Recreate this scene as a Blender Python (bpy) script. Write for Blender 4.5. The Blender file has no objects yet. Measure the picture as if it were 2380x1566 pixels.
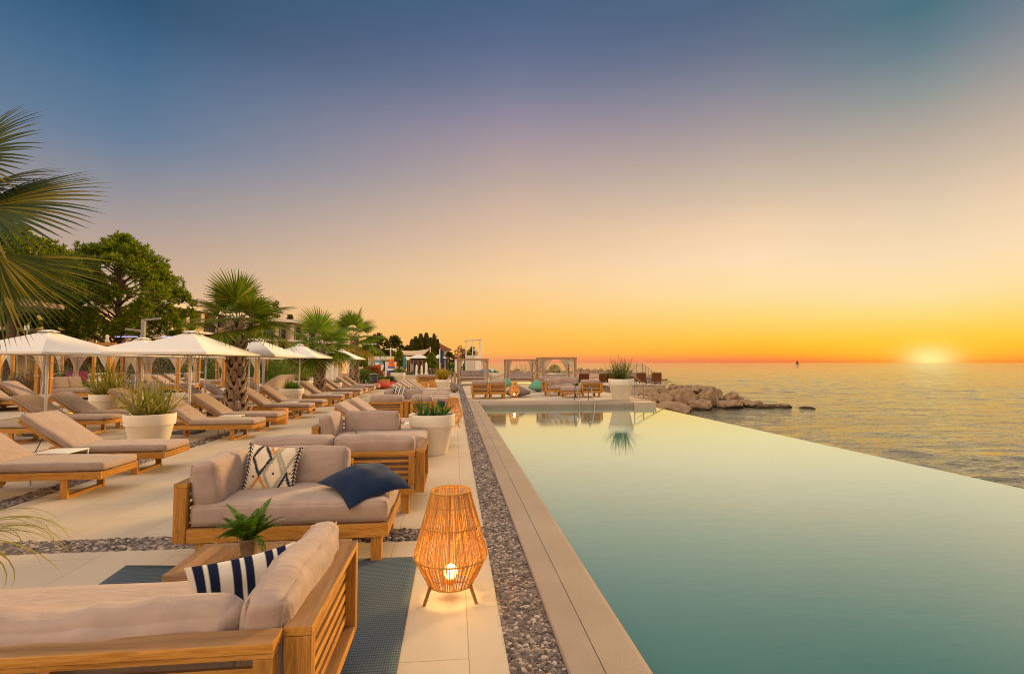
import bpy, bmesh, math, random
import numpy as np
from mathutils import Vector, Matrix, noise

# ------------------------------------------------------------------ camera
SC = bpy.context.scene
COL = SC.collection
R = math.radians
YAW, PITCH, HC, F = R(6.28), R(2.8), 1.6, 1226.0      # F: focal length for a 2380 wide frame
cam_d = bpy.data.cameras.new("camera")
cam = bpy.data.objects.new("camera", cam_d)
COL.objects.link(cam)
cam.location = (0, 0, HC)
cam.rotation_euler = (R(90) + PITCH, 0, -YAW)
cam_d.sensor_width = 36.0
cam_d.lens = 36.0 * F / 2380.0
cam_d.clip_start, cam_d.clip_end = 0.05, 60000
SC.camera = cam
_M = cam.rotation_euler.to_matrix()


def ray(x, y):
    return (_M @ Vector(((x - 1190) / F, (783 - y) / F, -1))).normalized()


def at(x, y, z=0.0):
    d = ray(x, y)
    t = (z - HC) / d.z
    return Vector((d.x * t, d.y * t, z))


def atY(x, y, Y):
    d = ray(x, y)
    t = Y / d.y
    return Vector((d.x * t, Y, HC + d.z * t))


SC.view_settings.view_transform = 'Standard'
SC.view_settings.look = 'None'
SC.view_settings.exposure = 0.0
SC.view_settings.gamma = 1.0
SC.render.engine = 'CYCLES'
SC.cycles.use_denoising = True
SC.cycles.filter_width = 1.05
SC.cycles.max_bounces = 7
SC.cycles.diffuse_bounces = 2
SC.cycles.glossy_bounces = 3
SC.cycles.transparent_max_bounces = 6
SC.cycles.caustics_reflective = False
SC.cycles.caustics_refractive = False
SC.cycles.sample_clamp_indirect = 4

# ------------------------------------------------------------------ sky (procedural dusk sky) and sun


def lin(c):
    return tuple(((v / 255) / 12.92 if v / 255 <= .04045 else ((v / 255 + .055) / 1.055) ** 2.4) for v in c)


SUN_AZ = math.atan2(ray(2162, 830).x, ray(2162, 830).y)     # from +Y towards +X
SUN_DIR = Vector((math.sin(SUN_AZ), math.cos(SUN_AZ), 0))
world = bpy.data.worlds.new("World")
SC.world = world
world.use_nodes = True
wt = world.node_tree
wt.nodes.clear()


def wn(t, **kw):
    n = wt.nodes.new(t)
    for k, v in kw.items():
        setattr(n, k, v)
    return n


def wl(a, b):
    wt.links.new(a, b)


def wmath(op, a, b=None, c=None):
    n = wn('ShaderNodeMath', operation=op)
    for i, v in enumerate((a, b, c)):
        if v is None:
            continue
        if isinstance(v, (int, float)):
            n.inputs[i].default_value = v
        else:
            wl(v, n.inputs[i])
    return n.outputs[0]


tc = wn('ShaderNodeTexCoord')
sep = wn('ShaderNodeSeparateXYZ')
nrm = wn('ShaderNodeVectorMath', operation='NORMALIZE')
wl(tc.outputs['Generated'], nrm.inputs[0])
wl(nrm.outputs[0], sep.inputs[0])
elev = wmath('MULTIPLY', wmath('ARCSINE', sep.outputs[2]), 2 / math.pi)      # -1..1  (1 = zenith)
hx = wmath('SQRT', wmath('ADD', wmath('MULTIPLY', sep.outputs[0], sep.outputs[0]),
                         wmath('ADD', wmath('MULTIPLY', sep.outputs[1], sep.outputs[1]), 1e-6)))
dotp = wmath('DIVIDE', wmath('ADD', wmath('MULTIPLY', sep.outputs[0], SUN_DIR.x),
                             wmath('MULTIPLY', sep.outputs[1], SUN_DIR.y)), hx)
azd = wmath('MULTIPLY', wmath('ARCCOSINE', wmath('MINIMUM', wmath('MAXIMUM', dotp, -1.0), 1.0)), 180 / math.pi)


def ev(x, y):
    return math.asin(ray(x, y).z) * 2 / math.pi


def az(x, y):
    d = ray(x, y)
    return math.degrees(abs(math.atan2(d.x, d.y) - SUN_AZ))


# every column: the sky's colour at heights of the picture, at one compass bearing
COLS = []


def column(x, stops, top):
    COLS.append((az(x, 700), [(ev(x, y), lin(c)) for y, c in stops], top))


TOP_FILL = (1.26, 1.10, 0.96)  # unseen sky above the frame, brightened as added fill light
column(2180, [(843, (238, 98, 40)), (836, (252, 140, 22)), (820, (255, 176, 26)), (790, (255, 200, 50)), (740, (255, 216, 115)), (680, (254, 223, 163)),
              (600, (248, 220, 178)), (500, (232, 208, 175)), (400, (208, 188, 165)), (300, (180, 168, 155)), (200, (142, 150, 148)), (100, (105, 128, 138)), (0, (76, 114, 128))], TOP_FILL)
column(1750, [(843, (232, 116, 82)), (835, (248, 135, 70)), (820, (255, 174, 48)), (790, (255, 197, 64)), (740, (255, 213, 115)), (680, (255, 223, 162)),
              (600, (253, 221, 180)), (520, (240, 207, 172)), (450, (212, 190, 165)), (380, (192, 174, 160)), (300, (168, 155, 154)), (200, (134, 135, 147)), (100, (103, 114, 137)), (0, (80, 102, 128))], TOP_FILL)
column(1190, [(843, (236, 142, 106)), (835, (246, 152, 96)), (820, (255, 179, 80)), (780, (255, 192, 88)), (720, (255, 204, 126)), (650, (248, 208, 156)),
              (580, (234, 197, 160)), (500, (214, 184, 160)), (420, (190, 168, 158)), (350, (172, 154, 157)), (270, (146, 138, 155)), (200, (119, 124, 148)), (100, (92, 107, 139)), (0, (74, 99, 130))], TOP_FILL)
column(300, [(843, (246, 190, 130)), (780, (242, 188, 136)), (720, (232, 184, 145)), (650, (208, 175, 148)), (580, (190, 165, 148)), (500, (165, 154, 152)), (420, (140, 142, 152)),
             (350, (116, 131, 154)), (300, (100, 124, 152)), (200, (82, 114, 145)), (100, (65, 101, 134)), (0, (50, 86, 117))], TOP_FILL)
BACK_FILL = [(0.0, (1.7, 1.20, 0.82)), (0.12, (1.98, 1.44, 1.02)), (0.4, (1.8, 1.38, 1.02)), (0.75, TOP_FILL)]  # unseen sky behind the camera, brightened to add fill on the terrace


def ramp(stops, top):
    n = wn('ShaderNodeValToRGB')
    cr = n.color_ramp
    pts = [(max(0.0, e), c) for e, c in stops]
    if top is not None:
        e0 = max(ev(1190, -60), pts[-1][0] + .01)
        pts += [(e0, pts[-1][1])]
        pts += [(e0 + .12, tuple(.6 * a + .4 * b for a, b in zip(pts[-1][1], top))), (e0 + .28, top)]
    pts = sorted(pts)[:32]
    while len(cr.elements) < len(pts):
        cr.elements.new(0.5)
    for el, (e, c) in zip(cr.elements, pts):
        el.position = min(1.0, e)
        el.color = (*c, 1)
    wl(elev, n.inputs[0])
    return n.outputs[0]


def wmix(f, a, b):
    n = wn('ShaderNodeMix', data_type='RGBA')
    wl(f, n.inputs[0])
    wl(a, n.inputs[6])
    wl(b, n.inputs[7])
    return n.outputs[2]


def wrange(v, a, b, smooth=True):
    n = wn('ShaderNodeMapRange')
    if smooth:
        n.interpolation_type = 'SMOOTHSTEP'
    wl(v, n.inputs[0])
    n.inputs[1].default_value, n.inputs[2].default_value = a, b
    return n.outputs[0]


cur = ramp(COLS[0][1], COLS[0][2])
for (a0, _, _), (a1, st, tp) in zip(COLS, COLS[1:]):
    cur = wmix(wrange(azd, a0, a1, False), cur, ramp(st, tp))
cur = wmix(wrange(azd, 90, 140), cur, ramp(BACK_FILL, None))
# glow where the sun has just touched the horizon
e_deg = wmath('MULTIPLY', elev, 90)
g1 = wmath('ADD', wmath('POWER', wmath('DIVIDE', azd, 1.7), 2.0), wmath('POWER', wmath('DIVIDE', wmath('SUBTRACT', e_deg, .3), 1.1), 2.0))
glow = wmath('EXPONENT', wmath('MULTIPLY', g1, -1.0))
g2 = wmath('ADD', wmath('POWER', wmath('DIVIDE', azd, 7.5), 2.0), wmath('POWER', wmath('DIVIDE', wmath('SUBTRACT', e_deg, 1.0), 2.3), 2.0))
glow2 = wmath('MULTIPLY', wmath('EXPONENT', wmath('MULTIPLY', g2, -1.0)), .38)
c1 = wn('ShaderNodeRGB')
c1.outputs[0].default_value = (*lin((255, 206, 78)), 1)
cur = wmix(glow2, cur, c1.outputs[0])
c2 = wn('ShaderNodeRGB')
c2.outputs[0].default_value = (*lin((255, 236, 150)), 1)
cur = wmix(wmath('MINIMUM', wmath('MULTIPLY', glow, 1.0), 1.0), cur, c2.outputs[0])
# a little of the physical sky keeps faint natural variation overhead
sky = wn('ShaderNodeTexSky', sky_type='NISHITA')
sky.sun_disc = False
sky.sun_elevation = R(3)
sky.sun_rotation = SUN_AZ
sb = wn('ShaderNodeBackground')
wl(sky.outputs[0], sb.inputs[0])
sb.inputs[1].default_value = 0.0012
bg = wn('ShaderNodeBackground')
wl(cur, bg.inputs[0])
bg.inputs[1].default_value = 1.0
ad = wn('ShaderNodeAddShader')
wl(bg.outputs[0], ad.inputs[0])
wl(sb.outputs[0], ad.inputs[1])
wo = wn('ShaderNodeOutputWorld')
wl(ad.outputs[0], wo.inputs[0])

sun_d = bpy.data.lights.new("sun", 'SUN')
sun_d.energy = 5.0
sun_d.angle = R(11)
sun_d.color = (1.0, 0.64, 0.24)
sun = bpy.data.objects.new("sun", sun_d)
COL.objects.link(sun)
sun.visible_glossy = False       # the sun itself sits on the horizon behind its glow: no mirror image of the lamp
SEL = R(15)
sd = Vector((math.sin(SUN_AZ) * math.cos(SEL), math.cos(SUN_AZ) * math.cos(SEL), math.sin(SEL)))
sun.rotation_euler = sd.to_track_quat('Z', 'Y').to_euler()

# ------------------------------------------------------------------ materials


class Mat:
    def __init__(s, name, col=(.5, .5, .5), rough=.6, spec=.4, metal=0):
        s.m = bpy.data.materials.new(name)
        s.m.use_nodes = True
        s.t = s.m.node_tree
        s.b = s.t.nodes['Principled BSDF']
        s.b.inputs['Base Color'].default_value = (*col, 1)
        s.b.inputs['Roughness'].default_value = rough
        s.b.inputs['Specular IOR Level'].default_value = spec
        s.b.inputs['Metallic'].default_value = metal
        s.bump_n = None

    def n(s, t, **kw):
        n = s.t.nodes.new(t)
        for k, v in kw.items():
            setattr(n, k, v)
        return n

    def l(s, a, b):
        s.t.links.new(a, b)

    def coord(s, kind='Object', scale=(1, 1, 1), loc=(0, 0, 0), rot=(0, 0, 0)):
        t = s.n('ShaderNodeTexCoord')
        m = s.n('ShaderNodeMapping')
        s.l(t.outputs[kind], m.inputs[0])
        m.inputs['Scale'].default_value = scale
        m.inputs['Location'].default_value = loc
        m.inputs['Rotation'].default_value = rot
        return m.outputs[0]

    def noise(s, vec, scale=5, detail=3, rough=.5, dist=0):
        n = s.n('ShaderNodeTexNoise')
        s.l(vec, n.inputs['Vector'])
        n.inputs['Scale'].default_value = scale
        n.inputs['Detail'].default_value = detail
        n.inputs['Roughness'].default_value = rough
        n.inputs['Distortion'].default_value = dist
        return n.outputs[0]

    def ramp(s, fac, stops):
        n = s.n('ShaderNodeValToRGB')
        while len(n.color_ramp.elements) < len(stops):
            n.color_ramp.elements.new(.5)
        for e, (p, c) in zip(n.color_ramp.elements, stops):
            e.position = p
            e.color = (*c, 1)
        s.l(fac, n.inputs[0])
        return n.outputs[0]

    def mix(s, f, a, b, mode='MIX'):
        n = s.n('ShaderNodeMix', data_type='RGBA', blend_type=mode)
        for i, v in ((0, f), (6, a), (7, b)):
            if isinstance(v, (int, float)):
                n.inputs[i].default_value = v
            elif isinstance(v, tuple):
                n.inputs[i].default_value = (*v, 1)
            else:
                s.l(v, n.inputs[i])
        return n.outputs[2]

    def color(s, c):
        s.l(c, s.b.inputs['Base Color'])

    def bump(s, h, strength=.3, dist=.01):
        n = s.n('ShaderNodeBump')
        s.l(h, n.inputs['Height'])
        n.inputs['Strength'].default_value = strength
        n.inputs['Distance'].default_value = dist
        if s.bump_n is not None:
            s.l(s.bump_n.outputs[0], n.inputs['Normal'])
        s.l(n.outputs[0], s.b.inputs['Normal'])
        s.bump_n = n
        return n

    def rnd(s):
        g = s.n('ShaderNodeNewGeometry')
        return g.outputs['Random Per Island']

    def math(s, op, a, b=0.0):
        n = s.n('ShaderNodeMath', operation=op)
        for i, v in enumerate((a, b)):
            if isinstance(v, (int, float)):
                n.inputs[i].default_value = v
            else:
                s.l(v, n.inputs[i])
        return n.outputs[0]


def plain(name, col, rough=.6, spec=.3, var=.06, scale=4, metal=0, bump=0):
    m = Mat(name, col, rough, spec, metal)
    v = m.coord()
    nz = m.noise(v, scale, 4, .6)
    a = tuple(max(0, c * (1 - var * 2)) for c in col)
    b = tuple(min(1, c * (1 + var * 2)) for c in col)
    m.color(m.ramp(nz, [(.3, a), (.7, b)]))
    if bump:
        m.bump(m.noise(v, scale * 25, 3), .25, bump)
    return m.m


def wood(name, dark, mid, light, sc=1.0):
    """teak with the grain along the object's X; random tone for every board"""
    m = Mat(name, mid, .55, .3)
    out = []
    t = m.n('ShaderNodeAttribute', attribute_name='grain')
    r = m.rnd()
    mp = m.n('ShaderNodeMapping')
    m.l(t.outputs['Vector'], mp.inputs[0])
    mp.inputs['Scale'].default_value = (1.6 * sc, 22 * sc, 22 * sc)
    cmb = m.n('ShaderNodeVectorMath', operation='ADD')
    m.l(mp.outputs[0], cmb.inputs[0])
    sc_r = m.n('ShaderNodeVectorMath', operation='SCALE')
    sc_r.inputs[0].default_value = (37, 11, 53)
    m.l(r, sc_r.inputs['Scale'])
    m.l(sc_r.outputs[0], cmb.inputs[1])
    nz = m.noise(cmb.outputs[0], 1.5, 5, .65, .6)
    fine = m.noise(cmb.outputs[0], 7, 3, .6, .2)
    col = m.ramp(nz, [(.25, dark), (.5, mid), (.75, light)])
    col = m.mix(.35, col, m.ramp(fine, [(.35, dark), (.65, light)]))
    # boards that lie face up have weathered to a dull brown
    gn = m.n('ShaderNodeNewGeometry')
    sx = m.n('ShaderNodeSeparateXYZ')
    m.l(gn.outputs['Normal'], sx.inputs[0])
    up = m.math('MULTIPLY', m.math('GREATER_THAN', sx.outputs[2], .8), .85)
    wz = m.ramp(m.noise(cmb.outputs[0], .8, 4, .6, .5), [(.3, (.15, .080, .035)), (.7, (.34, .19, .085))])
    col = m.mix(up, col, wz)
    tone = m.n('ShaderNodeHueSaturation')
    m.l(col, tone.inputs['Color'])
    m.l(m.math('ADD', m.math('MULTIPLY', r, .5), .75), tone.inputs['Value'])
    m.color(tone.outputs[0])
    m.bump(fine, .25, .002)
    return m.m


TEAK = wood('teak', (.20, .070, .010), (.47, .20, .028), (.66, .34, .07))
TEAK_PALE = wood('teak_pale', (.42, .24, .11), (.60, .36, .17), (.72, .47, .25))
TEAK_GREY = wood('teak_weathered', (.25, .15, .08), (.38, .23, .12), (.50, .33, .19))


def fabric(name, col, var=.05, weave=900, fold=0.0):
    m = Mat(name, col, .92, .12)
    v = m.coord()
    nz = m.noise(v, 7, 4, .6)
    a = tuple(c * (1 - var) for c in col)
    b = tuple(min(1, c * (1 + var)) for c in col)
    m.color(m.ramp(nz, [(.3, a), (.7, b)]))
    m.b.inputs['Sheen Weight'].default_value = .15
    m.bump(m.noise(v, weave, 1), .25, .001)
    if fold:
        w = m.coord(scale=(1.6, 5, 3))
        m.bump(m.noise(w, 2.5, 3, .55, .8), .55, fold)
    return m.m


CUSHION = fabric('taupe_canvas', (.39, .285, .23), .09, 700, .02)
CUSHION_DARK = fabric('taupe_canvas_dark', (.33, .25, .205), .05, 700, .010)  # a darker taupe, for back cushions and headrests
NAVY = fabric('navy_wool', (.007, .020, .055), .12, 900, .006)
CURTAIN = fabric('cream_voile', (.70, .60, .47), .06, 300, 0)
UMB = fabric('ecru_canvas', (.80, .74, .66), .02, 300, 0)
RED = fabric('coral_canvas', (.62, .07, .045), .06, 300, .01)
MINT = fabric('mint_canvas', (.13, .33, .24), .06, 300, .01)
GREYBAG = fabric('grey_canvas', (.20, .165, .135), .08, 300, .01)
WICKER = plain('brown_wicker', (.17, .06, .02), .7, .2, .12, 40)
WHITE = plain('white_paint', (.78, .72, .64), .5, .3, .03, 2)
WHITE_METAL = plain('white_powder_coat', (.80, .76, .70), .4, .4, .02, 2)
POT = plain('cream_planter_plastic', (.82, .73, .59), .45, .35, .025, 1.5)
SOIL = plain('potting_soil', (.06, .04, .025), .95, .1, .3, 30, bump=.01)
STEEL = Mat('polished_steel', (.42, .38, .33), .30, .5, 1.0).m
DARKMETAL = plain('dark_grey_metal', (.07, .075, .08), .45, .4, .05, 3)
GREYMETAL = plain('grey_metal', (.30, .28, .26), .5, .4, .05, 3)
PURPLE = plain('purple_panel', (.22, .035, .10), .6, .3, .05, 2)
CONCRETE = plain('sand_plaster', (.55, .43, .31), .85, .15, .05, 1.2, bump=.002)
CREAMWALL = plain('cream_render', (.66, .49, .34), .85, .15, .04, .5)
ROOFTILE = plain('red_roof_tiles', (.22, .06, .035), .8, .2, .15, 3)
DARKGLASS = plain('dark_window_glass', (.05, .05, .05), .08, .8, .1, 1)
BARK = plain('pine_bark', (.16, .10, .065), .9, .1, .25, 5, bump=.02)
PALMBARK = None
ORANGE = plain('honey_wood_stool', (.62, .27, .06), .5, .3, .08, 3)


def leafmat(name, a, b, c=None, transl=.25, rough=.5):
    m = Mat(name, a, rough, .18)
    st = [(.0, a), (.72, b)]
    st.append((1.0, c or b))
    m.color(m.ramp(m.rnd(), st))
    m.b.inputs['Transmission Weight'].default_value = 0
    # thin leaves let a little light through
    tr = m.n('ShaderNodeBsdfTranslucent')
    cc = m.ramp(m.rnd(), [(0, tuple(min(1, v * 1.5) for v in a)), (1, tuple(min(1, v * 1.6) for v in b))])
    m.l(cc, tr.inputs[0])
    mx = m.n('ShaderNodeMixShader')
    mx.inputs[0].default_value = transl
    m.l(m.b.outputs[0], mx.inputs[1])
    m.l(tr.outputs[0], mx.inputs[2])
    m.l(mx.outputs[0], m.t.nodes['Material Output'].inputs[0])
    return m.m


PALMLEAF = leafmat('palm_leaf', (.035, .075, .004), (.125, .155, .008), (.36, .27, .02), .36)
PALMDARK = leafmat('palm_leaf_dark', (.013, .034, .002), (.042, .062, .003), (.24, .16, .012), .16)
PALMLEAF2 = leafmat('palm_leaf_bright', (.045, .11, .006), (.14, .20, .010), (.32, .28, .02), .36)
PINELEAF = leafmat('pine_needles', (.07, .11, .005), (.19, .22, .008), (.36, .34, .015), .48)
DARKLEAF = leafmat('dark_evergreen', (.05, .055, .012), (.115, .105, .017), (.21, .16, .022), .4)
GREENLEAF = leafmat('bright_shrub', (.05, .10, .010), (.11, .17, .016), (.18, .21, .03))
GREYLEAF = leafmat('grey_shrub', (.09, .09, .045), (.14, .13, .07), (.22, .17, .08))
REDLEAF = leafmat('russet_shrub', (.20, .07, .015), (.30, .13, .025))
YUCCA = leafmat('yellow_green_blades', (.16, .17, .025), (.32, .27, .045), (.46, .37, .09))
YUCCAG = leafmat('green_blades', (.055, .085, .015), (.11, .13, .025), (.22, .19, .05))
YUCCAY = leafmat('golden_blades', (.26, .20, .015), (.42, .30, .025), (.52, .37, .05))
AGAVE = leafmat('agave_blades', (.025, .085, .012), (.06, .14, .02), (.12, .19, .03))
FERN = leafmat('fern_leaf', (.028, .08, .006), (.07, .15, .010), (.15, .22, .018), .3)
SCRUB = leafmat('bare_scrub', (.20, .10, .035), (.28, .14, .05))
DRYLEAF = leafmat('dry_palm_leaf', (.16, .13, .018), (.36, .25, .05), (.5, .36, .12))

# ------------------------------------------------------------------ mesh building


class MB:
    def __init__(s):
        s.v = []
        s.f = []
        s.g = []

    def add(s, vs, fs, M=None, ax=0):
        o = len(s.v)
        off = (o * .37) % 17
        for p in vs:
            q = (p[ax], p[(ax + 1) % 3], p[(ax + 2) % 3])
            s.g.append((q[0] + off, q[1] + off * 1.7, q[2] + off * .6))
        if M is not None:
            s.v += [tuple(M @ Vector(p)) for p in vs]
        else:
            s.v += [tuple(p) for p in vs]
        s.f += [tuple(i + o for i in f) for f in fs]
        return s

    def box(s, x0, x1, y0, y1, z0, z1, M=None, b=0.0):
        ds = (abs(x1 - x0), abs(y1 - y0), abs(z1 - z0))
        ax = ds.index(max(ds))
        if b <= 0:
            vs = [(x, y, z) for x in (x0, x1) for y in (y0, y1) for z in (z0, z1)]
            fs = [(0, 1, 3, 2), (4, 6, 7, 5), (0, 4, 5, 1), (2, 3, 7, 6), (0, 2, 6, 4), (1, 5, 7, 3)]
            return s.add(vs, fs, M, ax)
        bm = bmesh.new()
        bmesh.ops.create_cube(bm, size=1, matrix=Matrix.Translation(((x0 + x1) / 2, (y0 + y1) / 2, (z0 + z1) / 2)) @
                              Matrix.Diagonal((abs(x1 - x0), abs(y1 - y0), abs(z1 - z0), 1)))
        bmesh.ops.bevel(bm, geom=bm.edges[:], offset=b, segments=2, affect='EDGES', profile=.6)
        bm.verts.index_update()
        s.add([v.co.copy() for v in bm.verts], [[v.index for v in f.verts] for f in bm.faces], M, ax)
        bm.free()
        return s

    def bar(s, p, q, w, h, up=(0, 0, 1), M=None):
        p, q = Vector(p), Vector(q)
        d = (q - p)
        L = d.length
        d.normalize()
        u = Vector(up)
        a = d.cross(u)
        if a.length < 1e-4:
            a = d.cross(Vector((1, 0, 0)))
        a.normalize()
        u = a.cross(d)
        T = Matrix.Translation(p) @ Matrix((d, a, u)).transposed().to_4x4()
        if M is not None:
            T = M @ T
        return s.box(0, L, -w / 2, w / 2, -h / 2, h / 2, T)

    def tube(s, pts, r, n=8, caps=True, M=None):
        pts = [Vector(p) for p in pts]
        rs = r if isinstance(r, (list, tuple)) else [r] * len(pts)
        vs, fs = [], []
        pa = None
        for i, p in enumerate(pts):
            if i == 0:
                d = pts[1] - p
            elif i == len(pts) - 1:
                d = p - pts[i - 1]
            else:
                d = pts[i + 1] - pts[i - 1]
            d.normalize()
            if pa is None:
                a = d.cross(Vector((0, 0, 1)))
                if a.length < .05:
                    a = d.cross(Vector((1, 0, 0)))
            else:
                a = pa - d * pa.dot(d)
            a.normalize()
            pa = a
            bb = d.cross(a)
            for k in range(n):
                t = 2 * math.pi * k / n
                vs.append(p + (a * math.cos(t) + bb * math.sin(t)) * rs[i])
        for i in range(len(pts) - 1):
            for k in range(n):
                fs.append((i * n + k, i * n + (k + 1) % n, (i + 1) * n + (k + 1) % n, (i + 1) * n + k))
        if caps:
            fs.append(tuple(range(n))[::-1])
            fs.append(tuple((len(pts) - 1) * n + k for k in range(n)))
        return s.add(vs, fs, M)

    def lathe(s, prof, n=32, M=None, caps=True):
        vs, fs = [], []
        for r, z in prof:
            for k in range(n):
                t = 2 * math.pi * k / n
                vs.append((r * math.cos(t), r * math.sin(t), z))
        for i in range(len(prof) - 1):
            for k in range(n):
                fs.append((i * n + k, i * n + (k + 1) % n, (i + 1) * n + (k + 1) % n, (i + 1) * n + k))
        if caps:
            fs.append(tuple(range(n))[::-1])
            fs.append(tuple((len(prof) - 1) * n + k for k in range(n)))
        return s.add(vs, fs, M)

    def build(s, name, mat, parent=None, smooth=False, mats=None):
        me = bpy.data.meshes.new(name)
        me.from_pydata(s.v, [], s.f)
        if mat is not None:
            me.materials.append(mat)
        if smooth:
            me.polygons.foreach_set('use_smooth', [True] * len(me.polygons))
        me.update()
        if mat is not None and mat.name.startswith('teak'):
            ga = me.attributes.new('grain', 'FLOAT_VECTOR', 'POINT')
            ga.data.foreach_set('vector', [c for g in s.g for c in g])
        o = bpy.data.objects.new(name, me)
        COL.objects.link(o)
        if parent is not None:
            o.parent = parent
        return o


def tag(o, label=None, cat=None, group=None, kind=None):
    for k, v in (('label', label), ('category', cat), ('group', group), ('kind', kind)):
        if v:
            o[k] = v
    return o


def empty(name, loc=(0, 0, 0), rz=0.0, scale=1.0):
    o = bpy.data.objects.new(name, None)
    COL.objects.link(o)
    o.location = loc
    o.rotation_euler = (0, 0, rz)
    o.scale = (scale,) * 3
    o.empty_display_size = .2
    return o


def copy_tree(o, loc=None, rz=None, label=None, scale=None, parent=None):
    c = o.copy()
    COL.objects.link(c)
    if parent is not None:
        c.parent = parent
    for ch in list(o.children):
        copy_tree(ch, parent=c)
    if loc is not None:
        c.location = loc
    if rz is not None:
        c.rotation_euler = (0, 0, rz)
    if scale is not None:
        c.scale = (scale,) * 3 if isinstance(scale, (int, float)) else scale
    if label:
        c['label'] = label
    return c


def struct(o):
    o['kind'] = 'structure'
    return o


def TR(x=0, y=0, z=0, rx=0, ry=0, rz=0):
    return Matrix.Translation((x, y, z)) @ Matrix.Rotation(rz, 4, 'Z') @ Matrix.Rotation(ry, 4, 'Y') @ Matrix.Rotation(rx, 4, 'X')


ORD = ['first', 'second', 'third', 'fourth', 'fifth', 'sixth', 'seventh', 'eighth', 'ninth', 'tenth', 'eleventh', 'twelfth', 'thirteenth', 'fourteenth']


def cushion(mb, L, W, T, M=None, r=.05, bulge=.03, seed=0, wr=.008, cuts=14, piping=False, sag=0.0):
    """soft box cushion centred on the origin"""
    bm = bmesh.new()
    bmesh.ops.create_cube(bm, size=2)
    bmesh.ops.subdivide_edges(bm, edges=bm.edges[:], cuts=cuts, use_grid_fill=True)
    h = Vector((L / 2, W / 2, T / 2))
    r = min(r, T * .45)
    rng = Vector((seed * 3.7, seed * 1.3, seed * 7.1))
    for v in bm.verts:
        p = v.co
        u = Vector([math.copysign(1 - (1 - abs(c)) ** 1.35, c) for c in p])
        q = Vector((u.x * h.x, u.y * h.y, u.z * h.z))
        inn = Vector([max(-(h[i] - r), min(h[i] - r, q[i])) for i in range(3)])
        d = q - inn
        if d.length > 1e-6:
            q = inn + d.normalized() * r
        fx, fy, fz = (1 - u.x ** 2), (1 - u.y ** 2), (1 - u.z ** 2)
        q.z += u.z * bulge * (max(0, fx) ** .5) * (max(0, fy) ** .5)
        q.x += u.x * bulge * .5 * max(0, fz) * max(0, fy) ** .5
        q.y += u.y * bulge * .5 * max(0, fz) * max(0, fx) ** .5
        if wr:
            nv = noise.noise_vector(q * 3.2 + rng) * wr * 1.6
            nv += noise.noise_vector(Vector((q.x * 9, q.y * 9, q.z * 4)) + rng) * wr * .8
            q += nv
        if sag:
            q.z -= sag * (1 - abs(u.x)) * (.6 + noise.noise(Vector((q.x * 2.5, seed, 0))) * 1.2)
        v.co = q
    bm.verts.index_update()
    mb.add([v.co.copy() for v in bm.verts], [[v.index for v in f.verts] for f in bm.faces], M)
    bm.free()
    if piping:
        k = r * .30
        for sz in (-1, 1):
            x, y, z = h.x - k, h.y - k, sz * (h.z - k)
            N = 14
            pts = [(-x + 2 * x * i / N, -y, z) for i in range(N)] + [(x, -y + 2 * y * i / N, z) for i in range(N)] + \
                  [(x - 2 * x * i / N, y, z) for i in range(N)] + [(-x, y - 2 * y * i / N, z) for i in range(N + 1)]
            pp = []
            for p in pts:
                q = Vector(p)
                q += noise.noise_vector(q * 3.2 + rng) * wr * 1.6
                q += noise.noise_vector(Vector((q.x * 9, q.y * 9, q.z * 4)) + rng) * wr * .8
                if sag:
                    q.z -= sag * (1 - abs(q.x) / h.x) * (.6 + noise.noise(Vector((q.x * 2.5, seed, 0))) * 1.2)
                pp.append(q)
            mb.tube(pp, .0045, 5, False, M)


def pillow_mesh(name, S, T, mat, parent=None, n=56, pattern=None, H=None, corner=.10, arch=0.0):
    """square scatter pillow standing in its local XZ plane; pattern(u,v)->colour stored per vertex"""
    H = H or S
    vs, fs, cols = [], [], []
    for side in (-1, 1):
        for j in range(n + 1):
            for i in range(n + 1):
                u, v = i / n * 2 - 1, j / n * 2 - 1
                t = max(0, (1 - u ** 2)) ** .55 * max(0, (1 - v ** 2)) ** .55
                pin = 1 - corner * (1 - abs(v) ** 2) * abs(u) ** 2
                pin2 = 1 - corner * (1 - abs(u) ** 2) * abs(v) ** 2
                w = noise.noise(Vector((u * 2.2, v * 2.2, side * 3.0 + S * 9))) * .012
                vs.append((u * S / 2 * pin, side * (T / 2 * t + w * t) + arch * (u * u + v * v) / 2 + arch * .25 * noise.noise(Vector((u * 1.7, v * 1.7, 5))), v * H / 2 * pin2))
                cols.append(pattern(u, v) if pattern else (1, 1, 1))
    o = 0
    for side in (0, 1):
        b = side * (n + 1) ** 2
        for j in range(n):
            for i in range(n):
                a = b + j * (n + 1) + i
                q = (a, a + 1, a + n + 2, a + n + 1)
                fs.append(q if side == 0 else q[::-1])
    mb = MB()
    mb.add(vs, fs)
    ob = mb.build(name, mat, parent, True)
    if pattern:
        at_ = ob.data.color_attributes.new('tint', 'FLOAT_COLOR', 'POINT')
        at_.data.foreach_set('color', [x for c in cols for x in (*c, 1)])
    return ob


def tintmat(name, rough=.9):
    m = Mat(name, (.5, .5, .5), rough, .1)
    a = m.n('ShaderNodeAttribute', attribute_name='tint')
    m.color(a.outputs['Color'])
    m.bump(m.noise(m.coord(), 500, 1), .3, .001)
    return m.m


TINT = tintmat('printed_cotton')
# ------------------------------------------------------------------ setting: ground, deck, pool, sea
ZSEA, ZW = -1.5, -0.22
XE = 8.06                                   # infinity edge of the pool
GX0, GX1, CX1 = .297, .594, 1.045           # gravel strip and pool coping
FY0, FY1 = 21.1, 21.95                      # far coping


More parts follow.
